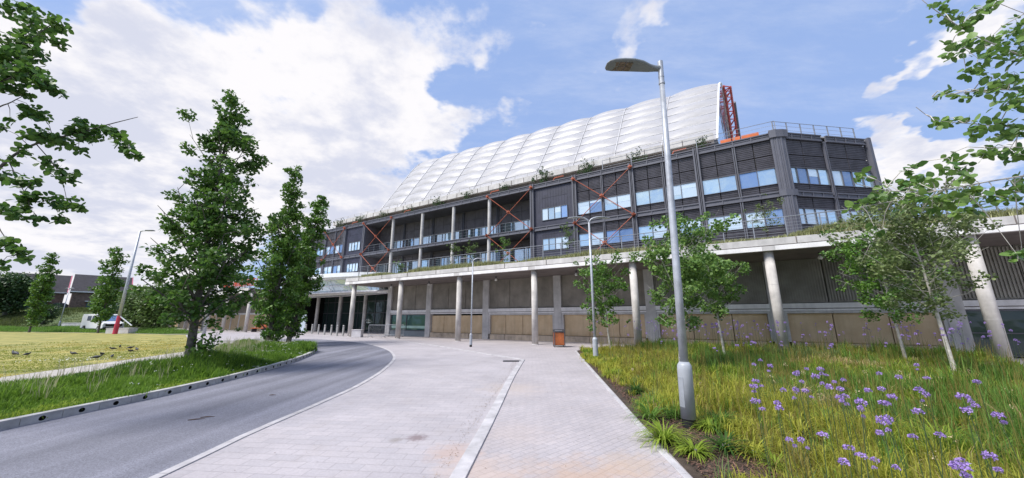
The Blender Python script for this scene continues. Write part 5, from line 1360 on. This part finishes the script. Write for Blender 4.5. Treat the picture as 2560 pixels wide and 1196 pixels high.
def blades(x, y, z, h, w, bend, rs, spread=0.0):
    n = len(x); a = rs.uniform(0, 2 * np.pi, n); d = np.stack([np.cos(a), np.sin(a), np.zeros(n)], 1); s = np.stack([-np.sin(a), np.cos(a), np.zeros(n)], 1)
    B = np.stack([x, y, z + np.zeros(n)], 1); h = np.asarray(h); up = np.array([0, 0, 1.0])
    b = bend * rs.uniform(.3, 1.2, n)
    m = B + up * (h * .58)[:, None] + d * (h * b * .30)[:, None]; t = B + up * (h * (1 - .35 * b))[:, None] + d * (h * b * .85)[:, None]
    wv = (s * np.asarray(w)[:, None] if hasattr(w, '__len__') else s * w)
    v = np.stack([B - wv * .5, B + wv * .5, m + wv * .42, m - wv * .42, t], 1).reshape(-1, 3)
    tr = np.array([[0, 1, 2], [0, 2, 3], [3, 2, 4]]); return v, (tr[None] + (np.arange(n) * 5)[:, None, None]).reshape(-1, 3)
def tufts(x, y, z, h, w, per, bend, rs, r=.05):
    n = len(x); idx = np.repeat(np.arange(n), per); k = len(idx)
    return blades(x[idx] + rs.normal(0, 1, k) * r, y[idx] + rs.normal(0, 1, k) * r, z[idx] if hasattr(z, '__len__') else z, h[idx] * rs.uniform(.6, 1.1, k), (w[idx] if hasattr(w, '__len__') else np.full(k, w)), bend, rs)
def grass_mat(name, c1, c2, tr=.5): return mat(name, c1, .6, col2=c2, island=.7, scale=.9, transl=tr, spec=.25)
gm_green = grass_mat('meadow_blade', (.085, .185, .03), (.23, .385, .07)); gm_dark = grass_mat('dark_blade', (.03, .085, .016), (.095, .19, .035))
gm_yel = grass_mat('sedge_blade', (.24, .28, .035), (.58, .56, .09)); gm_tan = grass_mat('dry_blade', (.42, .31, .14), (.70, .56, .30)); gm_lime = grass_mat('lime_blade', (.15, .25, .03), (.42, .52, .07))
gm_blue = grass_mat('blue_green_blade', (.09, .16, .05), (.23, .32, .11)); gm_olive = grass_mat('olive_blade', (.20, .175, .04), (.40, .33, .10)); gm_lawn = grass_mat('lawn_blade', (.32, .29, .06), (.58, .49, .14)); gm_pale = grass_mat('seed_blade', (.34, .33, .19), (.56, .52, .34))
def stuff(name, parts_, m, label=None, cat=None):
    vs, ts, o = [], [], 0
    for v, t in parts_: vs.append(v); ts.append(t + o); o += len(v)
    ob = tri_mesh(name, np.concatenate(vs), np.concatenate(ts), m, kind='stuff'); tag(ob, label, cat); return ob

rs = np.random.default_rng(101)
def edge_dist(x, y):   # distance from the walkway edging
    ex = np.interp(y, [-4, 4.16, 6.59, 12.8, 19.03, 21], [1.52, 1.91, 2.13, 2.74, 3.38, 3.6]); return x - ex
bx, by = sample(bed_poly, 52000, rs)
k = seen(bx, by) & (by > 1.6); bx, by = bx[k], by[k]
dist = np.hypot(bx, by); keep = rs.uniform(0, 1, len(bx)) < np.clip(1.15 - dist / 26, .32, 1); bx, by, dist = bx[keep], by[keep], dist[keep]
ed = edge_dist(bx, by); p1 = patch(bx, by, .55, 1); p2 = patch(bx, by, .8, 2); p3 = patch(bx, by, 1.5, 3)
mulch_gap = ed < (.25 + .15 * np.clip(p3, -1, 1) - .16 * np.clip((by - 7) / 8, 0, 1))
lampd = np.hypot(bx - 2.7, by - 5.81)
wd = .0055 + .0011 * dist
p4 = patch(bx, by, 2.6, 4); p5 = patch(bx, by, .45, 5); hvar = np.clip(1 + .45 * p4 + .25 * p3, .35, 1.7) * np.clip(.62 + ed / 4.5, .6, 1)
free = ~mulch_gap & (lampd > .34) & ((p3 > -.85) | (dist > 9)) & (p4 > -1.1)
near_edge = ed < 2.2 + .5 * p1
# drifts: every plant keeps mostly to its own patches
zn = np.stack([patch(bx, by, .75, 5) + 1.5 * np.clip(1.75 - ed / 1.6, -.5, 1.0), patch(bx, by, .6, 6) + .25, patch(bx, by, .9, 7) - .05, patch(bx, by, .8, 8) - .55 + .9 * np.exp(-((bx - 4.0) ** 2 + (by - 5.6) ** 2) / 2.2), patch(bx, by, .7, 9) - .3], 0)
zone = np.argmax(zn, 0); u0 = rs.uniform(0, 1, len(bx)); u1 = rs.uniform(0, 1, len(bx)); zone = np.where(u0 < .16, rs.integers(0, 5, len(bx)), zone); dn = free & (p4 > -.75)
def drift(i, frac, name, h0, h1, wk_, per, bend, m, lb, cat):
    s = dn & (zone == i) & (u1 < frac); n_ = s.sum()
    stuff(name, [tufts(bx[s], by[s], .02, hvar[s] * rs.uniform(h0, h1, n_), wd[s] * wk_, per, bend, rs, .06)], m, lb, cat)
drift(0, .58, 'sedge', .16, .38, 1.0, 12, .95, gm_yel, 'yellow green sedge filling the bed along the walkway edging', 'sedge')
drift(1, .42, 'meadow_grass', .24, .58, .8, 12, .5, gm_green, 'fine green meadow grass in tall drifts of the planting bed', 'grass')
drift(2, .42, 'lime_grass', .18, .42, 1.15, 11, .8, gm_lime, 'lime green leafy drifts across the planting bed', 'grass')
drift(3, .48, 'dry_grass', .16, .42, .9, 11, .7, gm_tan, 'straw coloured dry tufts in patches of the planting bed', 'dry grass')
drift(4, .50, 'dark_grass', .20, .5, .9, 11, .6, gm_blue, 'blue green grass in the deeper part of the planting bed', 'grass')
sel = free & (ed > .6) & (u1 > .9)
stuff('olive_cover', [tufts(bx[sel], by[sel], .02, rs.uniform(.12, .3, sel.sum()), wd[sel] * 1.1, 10, .9, rs, .06)], gm_olive, 'olive brown ground cover between the grasses of the bed', 'ground cover')
sel = free & (ed > .8) & (rs.uniform(0, 1, len(bx)) < .10)
stuff('wiry_stems', [tufts(bx[sel], by[sel], .02, rs.uniform(.5, .95, sel.sum()), .0028 + .0005 * dist[sel], 3, .22, rs, .05)], gm_olive, 'thin wiry stems rising above the grasses of the bed', 'stems')
# bark mulch
cx, cy = sample([(1.6, 1.5), (2.0, 4.16), (2.22, 6.59), (2.83, 12.8), (3.46, 19.03), (4.3, 19), (3.6, 12.8), (3.2, 6.6), (3.2, 4), (3.2, 1.5)], 17000, rs)
n = len(cx); L_ = rs.uniform(.015, .06, n); W_ = rs.uniform(.006, .016, n); a = rs.uniform(0, 6.28, n); ti = rs.normal(0, .3, n)
d = np.stack([np.cos(a), np.sin(a), ti], 1); s = np.stack([-np.sin(a), np.cos(a), rs.normal(0, .3, n)], 1); C = np.stack([cx, cy, .03 + rs.uniform(0, .03, n)], 1)
v = np.stack([C - d * L_[:, None] / 2 - s * W_[:, None] / 2, C + d * L_[:, None] / 2 - s * W_[:, None] / 3, C + d * L_[:, None] / 2 + s * W_[:, None] / 2, C - d * L_[:, None] / 2 + s * W_[:, None] / 2.5], 1).reshape(-1, 3)
t = (np.array([[0, 1, 2], [0, 2, 3]])[None] + (np.arange(n) * 4)[:, None, None]).reshape(-1, 3)
tag(tri_mesh('bark_mulch', v, t, mat('bark_chip', (.05, .024, .016), .8, col2=(.20, .105, .07), island=.9, scale=3), kind='stuff'), 'brown bark mulch showing along the edge of the bed', 'mulch')

# arching green clumps standing out near the lamp
def clump(c, h, n, m, label, seed, wd_=.014):
    rs = np.random.default_rng(seed); r = empty('grass_clump', c, label, 'plant', 'arching clumps along the mulch')
    a = rs.uniform(0, 6.28, n); el = rs.uniform(.45, 1.35, n); L_ = h * rs.uniform(.7, 1.25, n); V = []; T = []
    for i in range(n):
        d = np.array([math.cos(a[i]), math.sin(a[i]), 0]); s = np.array([-d[1], d[0], 0]); p = np.array(c) + d * rs.uniform(0, .04); e = el[i]; q = []
        for k in range(6):
            f = k / 5; w_ = wd_ * (1 - f ** 2.2) * .5 + .0008; q += [p - s * w_, p + s * w_]
            p = p + (d * math.cos(e) + np.array([0, 0, math.sin(e)])) * L_[i] / 5; e -= .30 + .25 * f
        b0 = len(V); V += q
        for k in range(5): T += [[b0 + 2 * k, b0 + 2 * k + 1, b0 + 2 * k + 3], [b0 + 2 * k, b0 + 2 * k + 3, b0 + 2 * k + 2]]
    tri_mesh('leaves', np.array(V), np.array(T), m, r)
    b = MB(); b.tube([Vector(c) + Vector((0, 0, -.02)), Vector(c) + Vector((0, 0, .07))], [.05, .03], 8); b.build('stem', m_bark, r)
for k, (u, v, h, lb, mm) in enumerate(((1662, 1108, .34, 'largest arching lime green clump on the mulch, left of the near lamp foot', gm_lime), (1738, 1140, .22, 'arching lime green clump on the mulch right in front of the near lamp foot', gm_lime), (1775, 1078, .22, 'green clump just right of the near lamp foot', gm_lime), (1800, 1070, .28, 'small green clump further right of the near lamp foot', gm_green),
        (1532, 945, .32, 'green clump on the mulch edge far along the walkway', gm_lime), (1628, 1020, .28, 'green clump on the mulch edge half way to the twin arm lamp', gm_green), (1975, 1030, .36, 'lime clump in the middle of the bed below the verbena', gm_lime), (2360, 1130, .4, 'broad lime clump among the verbena at the right', gm_lime), (2480, 1160, .4, 'broad green clump in the lower right corner of the bed', gm_green), (1590, 985, .25, 'dark green clump on the mulch edge between two lime clumps', gm_dark))):
    p = ground(u, v, .02); clump(p, h * 1.35, 150, mm, lb, 200 + k, .017)
def clump_proto(name_m, h, n, seed, wdth, lb):
    clump(Vector((0, 0, 0)), h, n, name_m, lb, seed, wdth)
    return [o for o in COL.objects if o.get('label') == lb][-1]
CP = [clump_proto(gm_lime, .34, 90, 501, .014, 'small lime green arching clump scattered among the bed grasses'), clump_proto(gm_green, .40, 80, 502, .012, 'small mid green arching clump scattered among the bed grasses'),
      clump_proto(gm_dark, .28, 70, 503, .020, 'low dark broad leaved clump scattered among the bed grasses'), clump_proto(gm_yel, .36, 90, 504, .012, 'small golden yellow arching clump scattered among the bed grasses')]
for o_, g_ in zip(CP, ('lime clumps in the bed', 'mid green clumps in the bed', 'dark broad leaved clumps in the bed', 'golden clumps in the bed')): o_['group'] = g_
rc = random.Random(4); fresh = [True] * 4; ncl = 0
while ncl < 95:
    x, y = rc.uniform(2.2, 14), rc.uniform(2.6, 15)
    if not inside(bed_poly, np.array([x]), np.array([y]))[0] or math.hypot(x - 2.7, y - 5.81) < .5 or rc.random() > 7 / math.hypot(x, y): continue
    i = rc.choice((0, 0, 1, 2, 3, 3)) if x - np.interp(y, [4.16, 6.59, 12.8, 19], [1.9, 2.1, 2.7, 3.4]) < 3 else rc.choice((0, 1, 1, 2, 2, 3)); s = rc.uniform(.75, 1.45)
    if fresh[i]: q = CP[i]; fresh[i] = False; q.location = (x, y, .02)
    else: q = copy_tree(CP[i], None, Vector((x, y, .02)))
    q.rotation_euler = (0, 0, rc.uniform(0, 6.28)); q.scale = (s, s, s * rc.uniform(.8, 1.2)); ncl += 1
# pale seed heads (dry flower stems) near the lamp
sel = free & (ed > .35) & (by < 11) & (zone == 3) & (rs.uniform(0, 1, len(bx)) < .10)
sx, sy = bx[sel], by[sel]; P = []
for x, y in zip(sx, sy):
    hh = rs.uniform(.2, .46)
    P.append(np.stack([rs.normal(x, .022, 26), rs.normal(y, .022, 26), rs.normal(hh, .022, 26)], 1))
v, t = leaves(np.concatenate(P), .016, rs, wide=1.0)
tag(tri_mesh('dry_seed_heads', v, t, mat('seed_head', (.46, .35, .20), .8, col2=(.70, .57, .38), island=.8), kind='stuff'), 'pale dry seed heads among the sedge near the lamp', 'seed heads')

# verbena: wiry stems with domed purple heads
m_verb = mat('verbena_purple', (.26, .155, .47), .7, col2=(.54, .39, .76), island=.8, transl=.25); m_stem = mat('verbena_stem', (.045, .08, .025), .8)
def verbena(variant):
    rs = np.random.default_rng(300 + variant); r = empty('verbena', (0, 0, 0), 'purple verbena flower on a tall wiry stem in the planting bed', 'flower', 'verbena flowers in the planting bed')
    b = MB(); H = 1.0; kk = Vector((rs.uniform(-.06, .06), rs.uniform(-.06, .06), 0)); top = Vector((0, 0, H)); b.tube([kk * 2 + Vector((0, 0, -.02 - 0)), kk + Vector((0, 0, .5)), top], [.0042, .0035, .0025], 5, cap=False)
    heads = [(Vector((0, 0, H)),   .028 + .008 * rs.uniform())]
    for i in range(int(rs.integers(0, 2))):
        a = rs.uniform(0, 6.28); q = Vector((math.cos(a) * rs.uniform(.03, .07), math.sin(a) * rs.uniform(.03, .07), H - rs.uniform(.01, .09))); b.tube([Vector((0, 0, H - .16)), q], .0025, 4, cap=False); heads.append((q, .012 + .012 * rs.uniform()))
    b.build('stem', m_stem, r, recalc=False)
    for c, rr in heads:
        n = 95; u = rs.normal(size=(n, 3)); u[:, 2] = np.abs(u[:, 2]) - .35; u /= np.linalg.norm(u, axis=1)[:, None]
        v, t = leaves(np.array(c) + u * rr * np.array([1, 1, .85]), rr * .42, rs, up=.2, wide=1.1, rnd=False); tri_mesh('flower_head', v, t, m_verb, r)
    return r
proto = [verbena(i) for i in range(5)]; used = set()
FL = [(975,300),(940,328),(1033,340),(1185,372),(1210,385),(1248,352),(1330,357),(1345,387),(1297,404),(1208,433),(1400,436),(1495,425),(940,428),(935,465),(1110,485),(1175,480),(1245,488),(1348,470),(1465,485),(1580,485),(1630,490),(1690,480),(1705,385),(1777,405),(1925,333),(1955,407),(2268,437),(1940,490),(1972,515),(2195,532),(2232,553),(1768,533),(1435,528),(1480,525),(1460,560),(1555,560),(1595,605),(1692,567),(1067,563),(1055,595),(955,553),(1945,625),(2263,618),(2452,648),(1745,695),(1800,680),(1143,780),(1228,795),(1370,765),(1465,835),(1570,880),(1520,940),(1640,910),(1753,955),(2025,760),(1920,780),(2283,883),(2130,915),(2195,968),(1220,998)]
def put(x, y, h):
    i = random.randrange(5); p = Vector((x, y, .02))
    if i not in used: c = proto[i]; used.add(i); c.location = p
    else: c = copy_tree(proto[i], None, p)
    c.rotation_euler = (random.uniform(-.05, .05), random.uniform(-.05, .05), random.uniform(0, 6.28)); k_ = random.choice((.6, .75, .85, 1.0)); c.scale = (k_, k_, h)
random.seed(12)
for a, b_ in FL:
    u, v = 1500 + a / 2.415, 780 + b_ / 2.415
    z = random.uniform(.82, 1.0) if v < 1080 else random.uniform(.62, .85)
    rr = ray(u, v); kk = (z - EYE) / rr.z; x, y = rr.x * kk, rr.y * kk
    if inside(bed_poly, np.array([x]), np.array([y]))[0]: put(x, y, z)
nf = 0
while nf < 215:
    x, y = random.uniform(4, 19), random.uniform(8.5, 20)
    if not inside(bed_poly, np.array([x]), np.array([y]))[0] or patch(np.array([x]), np.array([y]), .5, 9)[0] < -.15: continue
    put(x, y, random.uniform(.85, 1.55)); nf += 1

# long grass of the roadside verge
vx, vy = sample(verge_poly, 30000, rs)
k = seen(vx, vy) & (vy > 1.5); vx, vy = vx[k], vy[k]; vd = np.hypot(vx, vy); q1 = patch(vx, vy, .55, 21); q2 = patch(vx, vy, 1.2, 22)
kd = np.min(np.stack([np.hypot(vx - p.x, vy - p.y) for p in kerb_l]), 0)
wv = .006 + .0009 * vd; q3 = patch(vx, vy, 2.6, 23); pdist = np.min(np.stack([np.hypot(vx - p.x, vy - p.y) for p in path_near]), 0); hv = np.clip(.25 + .19 * q1 + .14 * q2 + .10 * q3, .07, .7) * np.clip(pdist / 1.3, .35, 1) * np.clip((kd - .1) / .75, np.where(q3 > .55, .9, .25), 1)
sel = rs.uniform(0, 1, len(vx)) < .66
stuff('long_grass', [tufts(vx[sel], vy[sel], .05, hv[sel] * rs.uniform(.8, 1.35, sel.sum()), wv[sel], 11, .55, rs, .07)], grass_mat('verge_blade', (.07, .16, .018), (.24, .39, .05)), 'bright green long grass of the roadside verge', 'grass')
sel = (q1 + .5 * q2 > .15) & (rs.uniform(0, 1, len(vx)) < .5)
stuff('dark_long_grass', [tufts(vx[sel], vy[sel], .05, hv[sel] * rs.uniform(.8, 1.25, sel.sum()), wv[sel], 11, .5, rs, .07)], gm_dark, 'darker green clumps in the roadside verge', 'grass')
sel = (kd > 1.2) & (rs.uniform(0, 1, len(vx)) < .022)
stuff('seeding_grass', [tufts(vx[sel], vy[sel], .05, rs.uniform(.4, .75, sel.sum()), wv[sel] * .5, 4, .35, rs, .05)], gm_pale, 'thin pale seeding stems above the verge grass', 'grass')
sel = (kd < .9) & (rs.uniform(0, 1, len(vx)) < .5)
stuff('short_verge_grass', [tufts(vx[sel], vy[sel], .05, rs.uniform(.05, .14, sel.sum()), wv[sel], 9, .8, rs, .06)], gm_lime, 'short yellow green grass just behind the kerb', 'grass')
sel = np.where((q2 > .1) & (rs.uniform(0, 1, len(vx)) < .03))[0]
P = np.concatenate([np.stack([rs.normal(vx[i], .02, 8), rs.normal(vy[i], .02, 8), rs.normal(.05 + hv[i] * 1.15, .01, 8)], 1) for i in sel])
v, t = leaves(P, .018, rs, up=1.5, wide=1.0); tag(tri_mesh('white_wildflowers', v, t, mat('white_petal', (.75, .75, .68), .7), kind='stuff'), 'tiny white wildflowers sprinkled through the verge', 'flowers')
# low suckers round the foot of the conical tree
r = empty('leafy_sucker', (-9.55, 11.3, .05), 'leafy sucker shoots at the foot of the conical tree', 'plant'); rs2 = np.random.default_rng(77)
tb = MB(); P = []
for i in range(14):
    a = rs2.uniform(0, 6.28); e = Vector((-9.55 + math.cos(a) * rs2.uniform(.1, .5), 11.3 + math.sin(a) * rs2.uniform(.1, .4), rs2.uniform(.5, 1.5))); tb.tube([Vector((-9.75, 11.3, .03)), e], [.01, .004], 4, cap=False)
    for f in (.5, .7, .85, 1.0): P.append(np.array(Vector((-9.75, 11.3, .03)).lerp(e, f)) + rs2.normal(0, .08, (8, 3)))
tb.build('stem', m_twig, r, recalc=False); v, t = leaves(np.concatenate(P), .10, rs2, rnd=True); tri_mesh('leaves', v, t, m_leafB, r)
# lawn blades near the path, hedge of tall grass beyond the lawn
lx, ly = sample([(x, y) for x, y in lawn_poly if x > -100] + [(-48, 2)], 150000, rs); ld = np.hypot(lx, ly); k = seen(lx, ly) & (ld < 44) & (rs.uniform(0, 1, len(lx)) < np.clip(9 / ld, 0, 1) * np.clip((44 - ld) / 22, 0, 1)); lx, ly, ld = lx[k], ly[k], ld[k]
lz = patch(lx, ly, .5, 34) + .6 * patch(lx, ly, 1.7, 35); s = lz > .1
stuff('lawn_grass', [tufts(lx[s], ly[s], .012, rs.uniform(.02, .06, s.sum()), .006 + .0009 * ld[s], 5, .9, rs, .14)], gm_lawn, 'short dry yellow green lawn grass', 'grass')
s = lz < -.15
stuff('greener_lawn_grass', [tufts(lx[s], ly[s], .012, rs.uniform(.02, .06, s.sum()), .006 + .0009 * ld[s], 5, .9, rs, .14)], grass_mat('green_lawn_blade', (.18, .23, .04), (.40, .42, .10)), 'greener patches of short grass in the dry lawn', 'grass')
sel = (patch(lx, ly, .6, 33) > .35) & (ld < 24); P = np.stack([lx[sel], ly[sel], rs.uniform(.04, .08, sel.sum())], 1); P = P[:500]
v, t = leaves(P, .035, rs, up=1.5, wide=1.0); tag(tri_mesh('daisies', v, t, mat('white_petal', (.75, .75, .68), .7), kind='stuff'), 'pale daisies dotted over the near side of the lawn', 'flowers')
hx, hy = sample(far_poly, 14000, rs); hd = np.hypot(hx, hy); k = patch(hx, hy, .35, 41) > -.75; hx, hy = hx[k], hy[k]
stuff('tall_edge_grass', [tufts(hx, hy, .016, np.clip(.55 + .25 * patch(hx, hy, .5, 42), .2, 1.1), .035, 7, .5, rs, .2)], gm_green, 'tall grass and weeds growing beyond the lawn', 'grass')
hx = rs.uniform(-175, -50, 26000); hy = rs.uniform(56, 80, 26000); k = (hx < -.95 * hy); hx, hy = hx[k], hy[k]
dg = bpy.context.evaluated_depsgraph_get(); HO = bpy.data.objects['hill']; 
from mathutils.bvhtree import BVHTree
bv = BVHTree.FromPolygons([v.co for v in HO.data.vertices], [p.vertices[:] for p in HO.data.polygons])
hz = np.array([(lambda h: h[0].z if h[0] else 0)(bv.ray_cast(Vector((x, y, 50)), Vector((0, 0, -1)))) for x, y in zip(hx, hy)])
q = patch(hx, hy, .25, 51); stuff('bank_grass', [tufts(hx, hy, hz, np.clip(.45 + .4 * q, .12, 1.1), .06, 5, .6, rs, .25)], grass_mat('bank_blade', (.05, .08, .022), (.14, .165, .05)), 'rough grass on the bank below the houses', 'grass')
# strip of low planting along the terrace edge
tt = rs.uniform(-18.5, 43, 9000); oo = rs.uniform(-.15, .7, 9000); q = FO.x + FD.x * tt + FN.x * oo, FO.y + FD.y * tt + FN.y * oo
stuff('terrace_planting', [tufts(q[0], q[1], 5.4, np.clip(.44 + .20 * patch(tt, oo, .9, 61), .12, .8), .026, 9, .7, rs, .1)], mat('terrace_blade', (.24, .27, .09), .6, col2=(.55, .54, .30), island=.7, transl=.3), 'pale green low planting along the terrace edge', 'planting')
tt = rs.uniform(-76, -42, 2500); oo = rs.uniform(.1, 1.3, 2500); q = FO.x + FD.x * tt + FN.x * oo, FO.y + FD.y * tt + FN.y * oo
stuff('far_terrace_planting', [tufts(q[0], q[1], 5.4, np.full(2500, .3), .03, 6, .7, rs, .1)], gm_green, 'green low planting along the far wing roof edge', 'planting')
# spiky plant at the far wing, fallen twigs and leaves on the road
def spiky(c, lb):
    clump(c, 1.3, 60, m_leafF, lb, 400, .07)
spiky(ground(595, 829), 'dark spiky plant standing against the far wing wall')
for k, (u, v, l, a, lb) in enumerate(((490, 1049, .22, 20, 'short brown twig lying on the road'), (518, 1043, .2, 12, 'thin second twig lying on the road beyond the brown one'), (681, 988, .12, 5, 'dark dry leaf lying on the road near the paving'))):
    p = ground(u, v, .012); d = Vector((math.cos(R(a)), math.sin(R(a)), 0)) * l / 2; b = MB(); b.tube([p - d, p + Vector((0, 0, .006)), p + d * .9 + Vector((.01, .02, 0))], [.006, .009, .003], 5); o = b.build('twig' if k < 2 else 'dry_leaf', mat('dry_twig', (.10, .06, .04), .9)); tag(o, lb, 'twig' if k < 2 else 'leaf')
# windblown grit and leaf crumbs along the kerb lines
rs = np.random.default_rng(909); yy = np.concatenate([rs.uniform(2.5, 15, 700), rs.uniform(2.5, 20, 260)]); ex = np.interp(yy, [-6, 4.2, 6.86, 15.04, 20], [-1.55, -.6, -.36, .41, .9])
xx = np.concatenate([ex[:700] - .13 - np.abs(rs.normal(0, .10, 700)), rs.uniform(-3.6, 3.0, 260)]); k = (xx < np.interp(yy, [2.5, 4.16, 6.59, 12.8, 19, 20], [1.6, 1.85, 2.05, 2.68, 3.3, 3.4])); xx, yy = xx[k], yy[k]; n = len(xx)
a = rs.uniform(0, 6.28, n); L_ = rs.uniform(.006, .028, n); d = np.stack([np.cos(a), np.sin(a), rs.normal(0, .15, n)], 1) * L_[:, None]; s = np.stack([-np.sin(a), np.cos(a), rs.normal(0, .15, n)], 1) * (L_ * rs.uniform(.3, .8, n))[:, None]; C = np.stack([xx, yy, np.full(n, .016)], 1)
v = np.stack([C - d / 2, C + s / 2 + [0, 0, .004], C + d / 2, C - s / 2 + [0, 0, .004]], 1).reshape(-1, 3); t = (np.array([[0, 1, 2], [0, 2, 3]])[None] + (np.arange(n) * 4)[:, None, None]).reshape(-1, 3)
tag(tri_mesh('windblown_debris', v, t, mat('debris', (.10, .075, .05), .9, col2=(.34, .25, .16), island=.9), kind='stuff'), 'brown leaf crumbs and grit lying along the pale kerb', 'debris')
